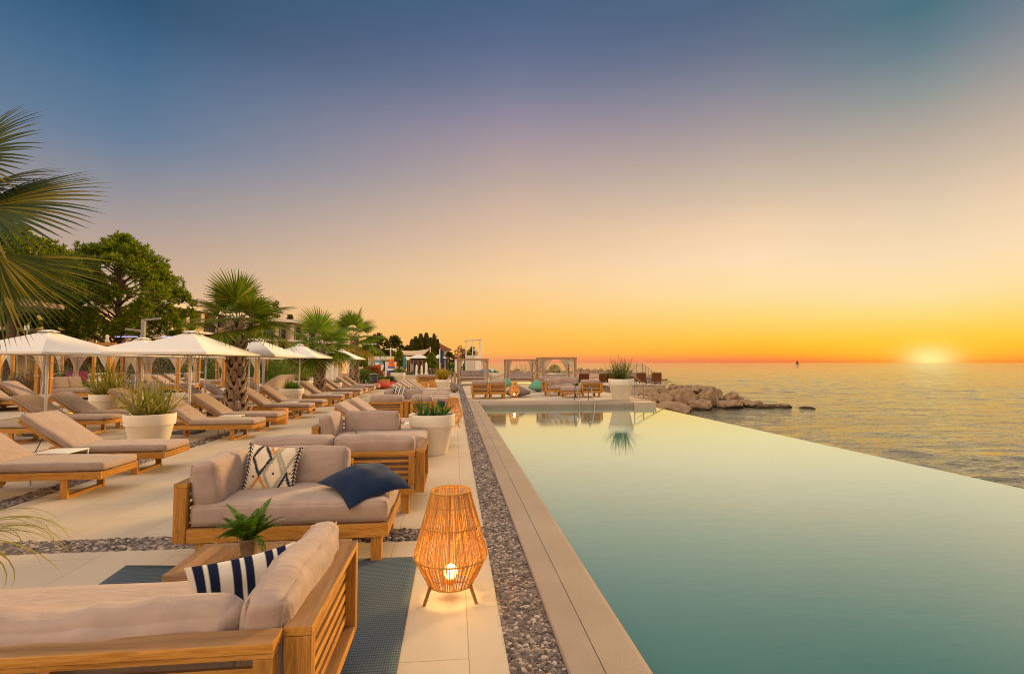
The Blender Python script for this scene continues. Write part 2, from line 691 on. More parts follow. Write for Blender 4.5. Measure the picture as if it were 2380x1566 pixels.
def quadsheet(name, rects, z, mat):
    mb = MB()
    for x0, x1, y0, y1 in rects:
        mb.add([(x0, y0, z), (x1, y0, z), (x1, y1, z), (x0, y1, z)], [(0, 1, 2, 3)])
    return struct(mb.build(name, mat))


def tilemat(name, a, b, mortar, bw=1.2, rh=.6, off=(0, 0)):
    m = Mat(name, a, .72, .25)
    v = m.coord(rot=(0, 0, R(-90)), loc=(off[1], off[0], 0))
    t = m.n('ShaderNodeTexBrick')
    m.l(v, t.inputs['Vector'])
    t.inputs['Scale'].default_value = 1
    t.inputs['Brick Width'].default_value = bw
    t.inputs['Row Height'].default_value = rh
    t.inputs['Mortar Size'].default_value = .0026
    t.inputs['Mortar Smooth'].default_value = .2
    t.inputs['Color1'].default_value = (*a, 1)
    t.inputs['Color2'].default_value = (*b, 1)
    t.inputs['Mortar'].default_value = (*mortar, 1)
    g = m.coord()
    big = m.noise(g, .8, 4, .6)
    fin = m.noise(g, 160, 3, .7)
    c = m.mix(1.0, t.outputs[0], m.ramp(big, [(.3, (.86, .85, .83)), (.5, (.97, .97, .96)), (.7, (1, 1, 1))]), 'MULTIPLY')
    c = m.mix(1.0, c, m.ramp(fin, [(.3, (.90, .89, .88)), (.7, (1, 1, 1))]), 'MULTIPLY')
    m.color(c)
    m.bump(fin, .12, .002)
    return m.m


TILE = tilemat('porcelain_tile', (.62, .51, .375), (.57, .465, .345), (.32, .245, .175), off=(.09, .05))
quadsheet('deck', [(-11.7, -5.20, -3, 60), (-4.90, GX0, -3, 4.92), (-4.90, GX0, 5.25, 60),
                   (-5.20, -4.90, 21.5, 60), (GX0, GX1, 38.6, 60), (GX1, 8.25, FY1 + .015, 48)], 0.0, TILE)
# raised strip of paving under the cabanas, with a lit step edge
mb = MB()
mb.box(-40, -11.66, 4, 60, -.05, .13)
struct(mb.build('terrace', TILE))
sand = Mat('sand', (.50, .38, .26), .95, .1)
g = sand.coord()
sand.color(sand.ramp(sand.noise(g, .25, 5, .6), [(.3, (.40, .30, .19)), (.7, (.56, .43, .29))]))
sand.bump(sand.noise(g, 3, 5, .7), .6, .05)
mb = MB()
mb.add([(-700, -60, -.06), (.6, -60, -.06), (.6, 22, -.06), (8.2, 22, -.06), (8.2, 47, -.06), (18, 52, -.3), (22, 80, -.4), (6, 88, -.5),
        (-6, 100, -.4), (-12, 260, -.2), (-60, 420, 0), (-700, 700, 0)],
       [tuple(range(12))])
struct(mb.build('ground', sand.m))
grass = Mat('garden_ground', (.08, .10, .02), .95, .1)
g = grass.coord()
grass.color(grass.ramp(grass.noise(g, .8, 6, .7), [(.3, (.05, .065, .015)), (.55, (.11, .12, .03)), (.75, (.20, .16, .07))]))
grass.bump(grass.noise(g, 6, 5, .8), .8, .08)
mb = MB()
mb.add([(-200, 5, .14), (-17.2, 5, .14), (-17.2, 60, .14), (-14, 130, .14), (-200, 300, .14)], [(0, 1, 2, 3, 4)])
struct(mb.build('lawn', grass.m))
# slope that carries the beach down into the sea
mb = MB()
edge = [(8.2, 47, -.06), (18, 52, -.3), (22, 80, -.4), (6, 88, -.5), (-6, 100, -.4), (-12, 260, -.2), (-60, 420, 0), (-700, 700, 0)]
outer = [(9.0, 46, -2), (23, 48, -2), (28, 84, -2), (8, 96, -2), (-2, 104, -2), (-6, 264, -2), (-56, 430, -2), (-700, 720, -2)]
mb.add(edge + outer, [(i, i + 8, i + 9, i + 1) for i in range(7)])
struct(mb.build('shore', sand.m))

# coping stone round the pool
cop = Mat('coping_stone', (.36, .28, .20), .7, .3)
g = cop.coord()
fin = cop.noise(g, 140, 4, .8)
c = cop.ramp(cop.noise(g, 1.1, 4, .6), [(.3, (.34, .265, .20)), (.7, (.41, .325, .25))])
c = cop.mix(1.0, c, cop.ramp(fin, [(.35, (.72, .70, .68)), (.6, (1, 1, 1))]), 'MULTIPLY')
cop.color(c)
cop.bump(fin, .35, .003)
mb = MB()
b = .02
prof = [(GX1, -.9), (GX1, .012), (GX1 + .01, .022), (.775, .024), (.7765, .014), (.7795, .014), (.781, .024), (1.00, .010), (CX1 - .012, -.004), (CX1, -.03), (CX1, -.9)]
ys = [-3, FY1]
for (x0, z0), (x1, z1) in zip(prof, prof[1:]):
    mb.add([(x0, -3, z0), (x0, FY1, z0), (x1, FY1, z1), (x1, -3, z1)], [(0, 3, 2, 1)])
mb.add([(x, -3, z) for x, z in prof], [tuple(range(len(prof)))])
struct(mb.build('pool_coping', cop.m))
mb = MB()
prof = [(FY1, -.9), (FY1, .018), (FY1 - .012, .022), (FY0 + .25, .0), (FY0 + .06, -.03), (FY0, -.09), (FY0, -.9)]
xe = 7.35
for (y0, z0), (y1, z1) in zip(prof, prof[1:]):
    mb.add([(CX1 + .003, y0, z0), (xe, y0, z0), (xe, y1, z1), (CX1 + .003, y1, z1)], [(0, 1, 2, 3)])
mb.add([(xe, y, z) for y, z in prof], [tuple(range(len(prof)))[::-1]])
struct(mb.build('pool_coping', cop.m))
mb = MB()
mb.box(xe + .01, 8.25, 20.92, 21.96, -1.7, -.012, b=.02)
mb.box(8.05, 8.25, 21.97, 48, -1.7, -.004)
mb.box(XE, XE + .16, -3, 20.90, -1.75, ZW - .012)
mb.box(CX1 + .005, XE, -3.2, -3.0, -1.7, .0)
struct(mb.build('pool_wall', CONCRETE))

# pool water: dark teal body under a mirror that takes over towards grazing view
pw = Mat('pool_water', (.05, .13, .10), .5, 0)
g = pw.coord()
# light falloff painted into the water colour: darker near, paler and mintier far off
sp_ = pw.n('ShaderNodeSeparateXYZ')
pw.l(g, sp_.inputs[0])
falloff_ = pw.math('ADD', pw.math('MULTIPLY', sp_.outputs[1], .075), pw.math('MULTIPLY', pw.noise(g, .22, 2, .5), .25))
pw.color(pw.ramp(falloff_, [(.25, (.040, .125, .105)), (.62, (.095, .27, .235)), (1.0, (.18, .44, .38))]))
rip = pw.noise(pw.coord(scale=(1.0, 3.2, 1), rot=(0, 0, R(-12))), 2.2, 3, .5, .3)
pw.bump(rip, .16, .006)
bn_ = pw.bump(pw.noise(pw.coord(scale=(1, 4, 1), rot=(0, 0, R(8))), 9, 2, .5), .12, .0012)
lw = pw.n('ShaderNodeLayerWeight')
lw.inputs['Blend'].default_value = .5
pw.l(bn_.outputs[0], lw.inputs['Normal'])
fr_ = pw.math('MINIMUM', pw.math('MULTIPLY', pw.math('POWER', lw.outputs['Facing'], 3.0), 1.22), .98)
gl = pw.n('ShaderNodeBsdfGlossy')
gl.inputs['Roughness'].default_value = .015
gl.inputs['Color'].default_value = (.92, 1, .98, 1)
pw.l(bn_.outputs[0], gl.inputs['Normal'])
mx = pw.n('ShaderNodeMixShader')
pw.l(fr_, mx.inputs[0])
pw.l(pw.b.outputs[0], mx.inputs[1])
pw.l(gl.outputs[0], mx.inputs[2])
pw.l(mx.outputs[0], pw.t.nodes['Material Output'].inputs[0])
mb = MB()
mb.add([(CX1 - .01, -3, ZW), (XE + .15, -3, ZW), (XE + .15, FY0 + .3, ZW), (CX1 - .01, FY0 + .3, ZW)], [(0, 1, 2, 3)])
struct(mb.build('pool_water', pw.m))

# sea, a real swell near the pool, finer waves in the surface normal
sea = Mat('sea_water', (.12, .105, .05), .06, .5)
sea.b.inputs['IOR'].default_value = 1.55
sea.b.inputs['Specular IOR Level'].default_value = .9
sea.b.inputs['Roughness'].default_value = .04
w1 = sea.noise(sea.coord(scale=(1.2, 3.6, 1), rot=(0, 0, R(-42))), 2.6, 3, .55, .5)
w2 = sea.noise(sea.coord(scale=(.12, .42, 1), rot=(0, 0, R(-46))), .9, 4, .6, .3)
sea.bump(w2, .8, .5)
sea.bump(w1, .9, .05)
mb = MB()
mb.add([(-9000, -300, ZSEA - .16), (30000, -300, ZSEA - .16), (30000, 30000, ZSEA - .16), (-9000, 30000, ZSEA - .16)], [(0, 1, 2, 3)])
struct(mb.build('sea', sea.m))
# the waves in front of the terrace as real relief: many small wave trains rolling in from the open sea
rs = np.random.RandomState(11)
NR, NA = 860, 560
rr = 8.6 * np.exp(np.linspace(0, math.log(620 / 8.6), NR))
aa = np.radians(np.linspace(3, 84, NA))
RR, AA = np.meshgrid(rr, aa, indexing='ij')
X, Y = RR * np.sin(AA), RR * np.cos(AA)
Z = np.zeros_like(X)
dr = rr * (math.log(620 / 8.6) / NR)
env = .75 + .35 * np.sin(X * .11 + 1.3 * np.sin(Y * .05)) * np.sin(Y * .07 + .9 * np.sin(X * .06 + 1))
for k in range(120):
    lam = .28 * (9.0 / .28) ** (rs.rand() ** 1.25)
    th = math.radians(44) + rs.normal(0, .42)
    kx, ky = 2 * math.pi / lam * math.sin(th), 2 * math.pi / lam * math.cos(th)
    amp = lam * .0024 * (1.15 if lam < 1.5 else .65) * (1.0 if lam < 5 else .5)
    fade = np.clip((lam / dr - 2.5) / 3, 0, 1)[:, None]
    ph = rs.rand() * 6.28
    w = np.sin(X * kx + Y * ky + ph + .6 * np.sin(X * kx * .23 - Y * ky * .31 + ph * 2))
    Z += amp * fade * (w + .35 * w * w - .17)
Z *= env * np.clip((640 - RR) / 400, .25, 1)
near = np.clip((np.hypot(X - 10, Y - 33) - 3) / 16, .55, 1)
Z *= near
vs = np.stack([X, Y, Z + ZSEA], -1).reshape(-1, 3)
idx = np.arange(NR * NA).reshape(NR, NA)
fs = np.stack([idx[:-1, :-1], idx[:-1, 1:], idx[1:, 1:], idx[1:, :-1]], -1).reshape(-1, 4)
me = bpy.data.meshes.new('sea')
me.vertices.add(len(vs))
me.vertices.foreach_set('co', vs.ravel())
me.loops.add(len(fs) * 4)
me.loops.foreach_set('vertex_index', fs[:, ::-1].ravel())
me.polygons.add(len(fs))
me.polygons.foreach_set('loop_start', np.arange(0, len(fs) * 4, 4))
me.polygons.foreach_set('use_smooth', np.ones(len(fs), bool))
me.update(calc_edges=True)
if me.polygons[0].normal.z < 0:
    me.flip_normals()
me.materials.append(sea.m)
o = bpy.data.objects.new('sea', me)
COL.objects.link(o)
struct(o)

# lit step edge under the raised terrace
led = Mat('warm_led', (1, .8, .2), .5, 0)
led.b.inputs['Emission Color'].default_value = (1, .62, .04, 1)
led.b.inputs['Emission Strength'].default_value = 2.2
t = empty('step_light', (-11.65, 4, 0))
tag(t, 'long glowing yellow light strip set along the base of the low step', 'step light')
MB().box(0, .022, 0, 17, .02, .06).build('light_strip', led.m, t)

# ------------------------------------------------------------------ pebbles


def pebble_strip(rects, size, dens, seed, name, label):
    rnd = np.random.RandomState(seed)
    bm = bmesh.new()
    bmesh.ops.create_icosphere(bm, subdivisions=2, radius=1)
    bm.verts.index_update()
    V = np.array([v.co[:] for v in bm.verts])
    Fc = np.array([[v.index for v in f.verts] for f in bm.faces])
    bm.free()
    allv, allf, o = [], [], 0
    for x0, x1, y0, y1, sz in rects:
        n = int((x1 - x0) * (y1 - y0) / (sz * sz) * dens)
        c = np.stack([rnd.uniform(x0, x1, n), rnd.uniform(y0, y1, n), rnd.uniform(-.022, -.002, n)], 1)
        r = sz * rnd.uniform(.75, 1.5, n)
        sc3 = np.stack([r * rnd.uniform(.85, 1.35, n), r * rnd.uniform(.8, 1.1, n), r * rnd.uniform(.5, .75, n)], 1)
        a = rnd.uniform(0, 6.28, n)
        tl = rnd.uniform(-.45, .45, n)
        P = V[None] * sc3[:, None, :]
        ct, st_ = np.cos(tl)[:, None], np.sin(tl)[:, None]
        P = np.stack([P[..., 0] * ct + P[..., 2] * st_, P[..., 1], -P[..., 0] * st_ + P[..., 2] * ct], -1)
        ca, sa = np.cos(a)[:, None], np.sin(a)[:, None]
        P = np.stack([P[..., 0] * ca - P[..., 1] * sa, P[..., 0] * sa + P[..., 1] * ca, P[..., 2]], -1)
        P += c[:, None, :]
        P[..., 0] = np.clip(P[..., 0], x0 + .001, x1 - .001)
        allv.append(P.reshape(-1, 3))
        allf.append((Fc[None] + (np.arange(n) * len(V))[:, None, None] + o).reshape(-1, 3))
        o += n * len(V)
    vs = np.concatenate(allv)
    fs = np.concatenate(allf)
    me = bpy.data.meshes.new(name)
    me.vertices.add(len(vs))
    me.vertices.foreach_set('co', vs.ravel())
    me.loops.add(len(fs) * 3)
    me.loops.foreach_set('vertex_index', fs.ravel())
    me.polygons.add(len(fs))
    me.polygons.foreach_set('loop_start', np.arange(0, len(fs) * 3, 3))
    me.polygons.foreach_set('use_smooth', np.ones(len(fs), bool))
    me.update(calc_edges=True)
    me.materials.append(PEB)
    ob = bpy.data.objects.new(name, me)
    COL.objects.link(ob)
    tag(ob, label, 'gravel', kind='stuff')


pb = Mat('pebble', (.3, .25, .2), .55, .35)
cc = pb.ramp(pb.rnd(), [(0, (.06, .052, .05)), (.25, (.15, .12, .10)), (.45, (.25, .20, .165)), (.62, (.12, .105, .10)),
                        (.8, (.36, .28, .22)), (1, (.52, .43, .35))])
cc = pb.mix(.35, cc, pb.ramp(pb.noise(pb.coord(), 60, 3, .6), [(.3, (.12, .10, .09)), (.7, (.5, .4, .33))]), 'SOFT_LIGHT')
pb.color(cc)
PEB = pb.m
pebble_strip([(GX0, GX1, 1.6, 6.5, .0135), (GX0, GX1, 6.5, 12, .017), (GX0, GX1, 12, 22, .024), (GX0, GX1, 22, 38.5, .035)], .014, 1.7, 3,
             'gravel', 'grey and tan pebbles in the long strip beside the pool coping')
pebble_strip([(-4.90, GX0, 4.92, 5.25, .018)], .017, 1.6, 5, 'gravel', 'pebbles in the cross strip passing under the near sofa')
pebble_strip([(-5.20, -4.90, 3.5, 11, .020), (-5.20, -4.90, 11, 21.5, .028)], .02, 1.5, 7, 'gravel', 'pebbles in the strip under the front row of loungers')
bed = Mat('gravel_bed', (.18, .14, .11), .9, .2)
quadsheet('gravel_bed', [(GX0, GX1, -3, 38.6), (-4.90, GX0, 4.92, 5.25), (-5.20, -4.90, -3, 21.5)], -.024, bed.m)

# ------------------------------------------------------------------ sofas


def seat_module(name, label, loc, rz, W=1.65, D=1.0, arm='left', backw=None, backs=1, seed=1, near=False, right_arm=False,
                arm_cushion=True, cushions=True, mat=TEAK, seatw=None, open_right=False, simple=False):
    """lounge sofa; local x along the seat, front at y=0 facing -y, back at y=D"""
    t = empty(name, loc, rz)
    tag(t, label, 'sofa')
    bv = .004 if near else 0.0
    backw = backw or W
    H = .66
    fr = MB()
    fr.box(.004, W, .0, .045, .20, .31, b=bv)
    fr.box(.004, W, D - .05, D - .005, .20, .31, b=bv)
    fr.box(W - .04, W - .001, .046, D - .051, .205, .305, b=bv)
    fr.box(.006, .046, .046, D - .051, .205, .305, b=bv)
    for k in range(5):
        y = .1 + k * .17
        fr.box(.05, W - .045, y, y + .10, .27, .29)
    fr.build('seat_frame', mat, t)
    for x in ((.06, W - .14) if W > 1.0 else (.05, W - .12)):
        for y in (.02, D - .12):
            MB().box(x, x + .085, y, y + .085, .0, .199, b=bv).build('leg', mat, t)
    # back frame
    bk = MB()
    bk.box(.0, backw, D - .105, D + .002, H - .035, H, b=bv)
    bk.box(.001, backw - .001, D - .06, D - .001, H - .052, H - .036)
    bk.box(.002, .065, D - .07, D, .312, H - .053, b=bv)
    bk.box(backw - .065, backw - .002, D - .07, D, .312, H - .053, b=bv)
    if not simple:
        nm = max(1, round(backw / .75))
        for k in range(1, nm):
            x = backw * k / nm
            bk.box(x - .02, x + .02, D - .048, D - .012, .312, H - .053)
    z = H - .115
    while z > .315:
        bk.box(.065, backw - .066, D - .034, D - .018, z, z + .026)
        z -= .058
    bk.build('back_frame', mat, t)
    # arms
    def arm_frame(x0, out):
        a = MB()
        x1 = x0 + .10
        a.box(x0, x1, .0, D - .107, H - .035, H - .001, b=bv)
        a.box(x0 + .001, x1 - .001, .001, .062, .20, H - .036, b=bv)
        a.box(x0 + .001, x1 - .001, D - .165, D - .108, .20, H - .036, b=bv)
        a.box(x0 + .002, x1 - .002, .063, D - .166, .20, .245, b=bv)
        zz = .275
        sx = x0 + .045
        while zz < H - .06:
            a.box(sx, sx + .022, .062, D - .165, zz, zz + .032)
            zz += .058
        a.build('arm_frame', mat, t)
    if arm == 'left' or right_arm:
        if arm == 'left':
            arm_frame(-.10, True)
    if right_arm or arm == 'right':
        arm_frame(W, True)
    if cushions:
        mb = MB()
        cw = (seatw or W)
        cushion(mb, cw - .03, D - .12, .17, TR(cw / 2 + .0, D / 2 - .045, .40), .038, .03, seed, .005 if near else .004, 16 if near else 6, piping=near)
        mb.build('seat_cushion', CUSHION, t, True)
        bw = (backw - (.24 if (arm_cushion and arm) else .02)) / backs
        for k in range(backs):
            x0 = (.24 if (arm == 'left' and arm_cushion) else .01) + k * bw
            mb = MB()
            cushion(mb, bw - .02, .34, .20, TR(x0 + bw / 2, D - .23, .635, rx=R(79)), .040, .035, seed + 3 + k, .009 if near else .008, 14 if near else 6, piping=near)
            mb.build('back_cushion', CUSHION, t, True)
        if arm_cushion and arm:
            mb = MB()
            xa = .10 if arm == 'left' else W - .10
            cushion(mb, D - .30, .36, .19, TR(xa, D / 2 - .08, .63, rx=R(80 if arm == 'left' else 100), rz=0) @ Matrix.Identity(4)
                    if False else TR(xa, D / 2 - .10, .635) @ Matrix.Rotation(R(90), 4, 'Z') @ Matrix.Rotation(R(82 if arm == 'left' else 98), 4, 'X'),
                    .040, .035, seed + 9, .009 if near else .008, 14 if near else 6, piping=near)
            mb.build('arm_cushion', CUSHION, t, True)
    return t


# foreground corner sofa, back to the camera (hand placed cushions because they slump)
s1 = seat_module('corner_sofa', 'large teak corner sofa in the foreground with its slatted back to the camera', (-.60, 2.93, 0), R(180), W=2.15, D=1.03,
                 arm='left', near=True, cushions=False, seed=2)
mb = MB()
cushion(mb, 1.98, .86, .17, TR(1.08, .42, .40), .05, .03, 5, .006, 14)
mb.build('seat_cushion', CUSHION, s1, True)
mb = MB()
cushion(mb, 1.76, .36, .20, TR(1.05, .805, .552, rx=R(82)), .095, .03, 11, .020, 30, sag=.012)
mb.build('back_cushion', CUSHION, s1, True)
mb = MB()
cushion(mb, .96, .38, .165, TR(.085, .44, .575) @ Matrix.Rotation(R(90), 4, 'Z') @ Matrix.Rotation(R(90), 4, 'X'), .06, .022, 17, .015, 20, piping=True)
mb.build('arm_cushion', CUSHION, s1, True)

s2 = seat_module('sofa', 'teak chaise sofa facing the camera with a navy pillow and a patterned pillow', (-2.06, 4.41, 0), 0, W=1.54, backw=1.08, near=True, seed=21)
s3 = seat_module('sofa', 'teak sofa seen from behind just past the navy pillow', (-.41, 6.75, 0), R(180), W=1.75, near=True, seed=33, backs=2, arm_cushion=False)
s4 = seat_module('sofa', 'teak chaise sofa facing the camera beside the large white planter', (-1.98, 8.10, 0), 0, W=1.56, backw=1.10, near=True, seed=41)
s5 = seat_module('sofa', 'slatted two seat module seen from behind, left of its twin near the second lantern', (-1.21, 13.98, 0), R(180), W=.82, arm='left', near=False, seed=51, arm_cushion=False)
s6 = seat_module('sofa', 'slatted module with armrest seen from behind, right beside the second lantern', (-.52, 13.98, 0), R(180), W=.52, arm='left', seed=61, arm_cushion=False)
s7 = seat_module('sofa', 'teak chaise sofa facing the camera carrying the far striped pillow', (-1.97, 15.44, 0), 0, W=1.5, backw=1.05, seed=71)
s8 = seat_module('sofa', 'small slatted sofa beside the golden bladed planter in the distance', (-1.15, 37.0, 0), R(180), W=1.25, seed=81, arm_cushion=False, simple=True)

# far deck seating
f1 = seat_module('armchair', 'slatted teak armchair seen from behind beyond the pool, left one of the adjoining pair', (1.55, 24.5, 0), R(180), W=.75, arm=None, arm_cushion=False, seed=91, simple=True)
f2 = seat_module('armchair', 'slatted teak armchair seen from behind beyond the pool, right one of the adjoining pair', (2.33, 24.5, 0), R(180), W=.75, arm=None, arm_cushion=False, seed=92, simple=True)
f3 = seat_module('armchair', 'teak armchair with left armrest on the far deck, left of the square ottoman', (4.45, 25.1, 0), 0, W=.85, arm='left', seed=93, simple=True)
f4 = seat_module('armchair', 'slatted teak sofa seen from behind next to the pool ladder', (6.83, 25.03, 0), R(180), W=.93, arm='left', arm_cushion=False, seed=94, simple=True)
f5 = seat_module('sofa', 'teak sofa facing the camera in the middle of the far deck seating', (5.35, 27.2, 0), 0, W=1.3, arm='left', seed=95, simple=True)
f6 = seat_module('sofa', 'teak sofa facing the camera at the back of the far deck seating', (4.9, 29.6, 0), 0, W=1.7, arm='left', right_arm=True, seed=96, simple=True)
for o in (f1, f2, f3, f4):
    o['category'] = 'armchair'
# ottoman
t = empty('ottoman', (5.0, 23.8, 0))
tag(t, 'cushioned teak ottoman standing behind the pool ladder', 'ottoman')
MB().box(0, .8, 0, .8, .18, .29).build('seat_frame', TEAK, t)
for x in (.06, .66):
    for y in (.06, .66):
        MB().box(x, x + .08, y, y + .08, 0, .179).build('leg', TEAK, t)
mb = MB()
cushion(mb, .82, .82, .2, TR(.4, .4, .39), .06, .03, 4, .006, 6)
mb.build('seat_cushion', CUSHION, t, True)

# ------------------------------------------------------------------ rug, coffee table, pillows
rug = Mat('woven_rug', (.06, .10, .13), .95, .1)
v = rug.coord()
wv = rug.n('ShaderNodeTexWave', wave_type='BANDS', bands_direction='DIAGONAL')
rug.l(rug.coord(scale=(1, 1, 1)), wv.inputs['Vector'])
wv.inputs['Scale'].default_value = 26
wv2 = rug.n('ShaderNodeTexChecker')
rug.l(rug.coord(scale=(1, .5, 1), rot=(0, 0, R(45))), wv2.inputs['Vector'])
wv2.inputs['Scale'].default_value = 110
cc = rug.mix(wv2.outputs[1], (.038, .058, .076), (.125, .155, .178))
cc = rug.mix(rug.math('MULTIPLY', rug.noise(v, 90, 2), .5), cc, (.10, .118, .128))
rug.color(cc)
rug.bump(wv2.outputs[1], .5, .003)
mb = MB()
N = 40
vs, fs = [], []
x0, x1, y0, y1 = -2.53, -.285, .9, 4.49
for j in range(N + 1):
    for i in range(N + 1):
        x, y = x0 + (x1 - x0) * i / N, y0 + (y1 - y0) * j / N
        e = noise.noise(Vector((x * 2, y * 2, 0)))
        curl = .016 * max(0, 1 - math.hypot(x - x0, y - y1) / .35)
        wy = .02 * noise.noise(Vector((x * 1.5, 3, 0))) * (j == N)
        vs.append((x, y + wy, .010 + .003 * e + curl))
for j in range(N):
    for i in range(N):
        a = j * (N + 1) + i
        fs.append((a, a + 1, a + N + 2, a + N + 1))
mb.add(vs, fs)
o = mb.build('rug', rug.m, None, True)
md = o.modifiers.new('thick', 'SOLIDIFY')
md.thickness = .008
tag(o, 'flat blue grey woven outdoor rug under the front sofas', 'rug')

t = empty('coffee_table', (-1.69, 3.35, 0))
tag(t, 'low teak coffee table of narrow planks behind the striped pillow', 'table')
mb = MB()
for k in range(9):
    mb.box(.052 + k * .0975, .052 + k * .0975 + .092, .051, .499, .333, .358, b=.002)
mb.build('tabletop', TEAK, t)
mb = MB()
mb.box(0, .98, 0, .05, .305, .36, b=.003)
mb.box(0, .98, .50, .55, .305, .36, b=.003)
mb.box(0.001, .05, .0505, .4995, .305, .359, b=.003)
mb.box(.93, .979, .0505, .4995, .305, .359, b=.003)
mb.build('table_frame', TEAK_GREY, t)
for x in (.0, .91):
    for y in (.0, .48):
        MB().box(x + .004, x + .07, y + .004, y + .066, .016, .304).build('leg', TEAK_GREY, t)


def stripes(u, v):
    x = (u + 1) * .5
    ps = [.055, .13, .165, .235, .335, .40, .435, .505, .605, .675, .71, .78, .875, .93, .955, .99]
    ins = sum(1 for p in ps if x > p) % 2
    return (.012, .018, .045) if ins else (.72, .64, .53)


P_CREAM, P_NAVY, P_SAGE, P_GOLD = (.76, .62, .44), (.028, .034, .055), (.36, .34, .24), (.62, .27, .06)


def kilim(u, v):
    """embroidered diamonds with toothed outlines, a sprig border down both sides"""
    x, y = (u + 1) / 2, (v + 1) / 2
    ins = P_CREAM
    if x < .13 or x > .90:
        xc = .055 if x < .5 else .955
        dx = abs(x - xc)
        ph = (y * 13 + dx * 16) % 1.0
        if dx < .013 or (dx < .055 and ph < .48):
            return P_NAVY
        return ins
    tooth = .012 * (1 if int(y * 70) % 2 else -1) + .008 * (1 if int(x * 60) % 2 else 0)

    def dia(cx, cy, hw, hh, w=.045):
        d = abs(x - cx) / hw + abs(y - cy) / hh
        return abs(d - 1) * hw * .8 < w * .5 + tooth * .6
    for args, col in (((.32, .72, .17, .34), P_NAVY), ((.57, .42, .17, .40), P_SAGE), ((.77, .86, .17, .36), P_SAGE),
                      ((.33, .05, .15, .30), P_GOLD), ((.52, 1.08, .11, .26), P_GOLD), ((.80, .08, .14, .34), P_NAVY)):
        if dia(*args):
            return col
    for cx, cy in ((.57, .42), (.22, .34), (.87, .44)):
        if abs(x - cx) < .020 and abs(y - cy) < .020:
            return P_NAVY
    return ins


def place(o, loc, rz=0, rx=0, ry=0):
    o.location = loc
    o.rotation_euler = (rx, ry, rz)
    return o


p = pillow_mesh('pillow', .52, .12, TINT, None, 90, stripes, H=.42)
place(p, (-.895, 2.56, .535), R(30), R(-6), R(-4))
tag(p, 'cream and navy striped pillow leaning in the foreground corner sofa', 'pillow')
p = pillow_mesh('pillow', .47, .14, TINT, None, 110, kilim, H=.43)
place(p, (-1.60, 4.93, .655), R(4), R(-14), R(6))
tag(p, 'cream pillow embroidered with toothed navy, sage and orange diamonds', 'pillow')
# navy pillow, lying tilted over the end of the seat
p = pillow_mesh('pillow', .60, .17, NAVY, None, 44, None, H=.58, corner=.06, arch=.08)
pl_, pr_, pt_, pb_ = Vector((-1.21, 4.84, .52)), Vector((-.31, 4.75, .46)), Vector((-.76, 5.12, .62)), Vector((-.70, 4.42, .47))
u_ = (pr_ - pl_).normalized()
v_ = (pt_ - pb_)
v_ = (v_ - u_ * v_.dot(u_)).normalized()
ex, ez = (u_ + v_) / math.sqrt(2), (v_ - u_) / math.sqrt(2)
ey = ez.cross(ex)
p.matrix_world = Matrix.Translation((-.76, 4.74, .615)) @ Matrix((ex, ey, ez)).transposed().to_4x4()
tag(p, 'plain navy blue pillow lying over the open end of the near sofa', 'pillow')
p = pillow_mesh('pillow', .46, .15, TINT, None, 60, stripes)
place(p, (-1.60, 15.75, .68), R(-22), R(-10), R(8))
tag(p, 'navy and cream striped pillow on the distant chaise sofa', 'pillow')
p = pillow_mesh('pillow', .48, .16, NAVY, None, 24, None)
place(p, (-.22, 14.3, .48), R(-20), R(-82), R(20))
tag(p, 'navy pillow with pale piping half hidden beyond the second lantern', 'pillow')

# ------------------------------------------------------------------ ferns


def frond(mb, base, az_, lift, L, leaf=.05, n=20, droop=1.0):
    d = Vector((math.cos(az_), math.sin(az_), 0))
    side = Vector((-d.y, d.x, 0))
    pts = []
    p = Vector(base)
    ang = lift
    st_ = L / n
    for i in range(n + 1):
        pts.append(p.copy())
        p = p + (d * math.cos(ang) + Vector((0, 0, 1)) * math.sin(ang)) * st_
        ang -= droop / n * (1 + i / n)
    for i in range(2, n):
        q = pts[i]
        tdir = (pts[i + 1] - pts[i]).normalized()
        f = i / n
        ln = leaf * (math.sin(math.pi * min(1, f * .92 + .12)) ** .7)
        for sgn in (-1, 1):
            e = q + side * sgn * ln + tdir * ln * .45 + Vector((0, 0, -ln * .15))
            w = tdir * (st_ * .42)
            m1 = q.lerp(e, .5) + w * 1.0 + Vector((0, 0, .004))
            m2 = q.lerp(e, .5) - w * 1.0
            mb.add([q - w * .6, m2, e, m1, q + w * .6], [(0, 1, 2, 3, 4)])
    mb.tube(pts[::4] + [pts[-1]], [.003] * len(pts[::4]) + [.001], 4)


def fern_pot(loc, label, scale=1.0, n=32):
    t = empty('potted_fern', loc, 0, scale)
    tag(t, label, 'potted plant')
    mb = MB()
    mb.lathe([(.044, 0), (.05, .01), (.064, .115), (.067, .118), (.067, .128), (.060, .130), (.057, .10)], 28)
    mb.build('pot', plain('aged_clay_%d' % random.randint(0, 9999), (.22, .16, .115), .85, .15, .2, 14), t, True)
    mb = MB()
    random.seed(8)
    for k in range(n):
        a = k * 2.4 + random.uniform(-.3, .3)
        lift = R(random.uniform(30, 92))
        frond(mb, (.02 * math.cos(a), .02 * math.sin(a), .12), a, lift, random.uniform(.19, .33), .052, 22, random.uniform(.5, 1.5))
    mb.build('foliage', FERN, t)
    return t


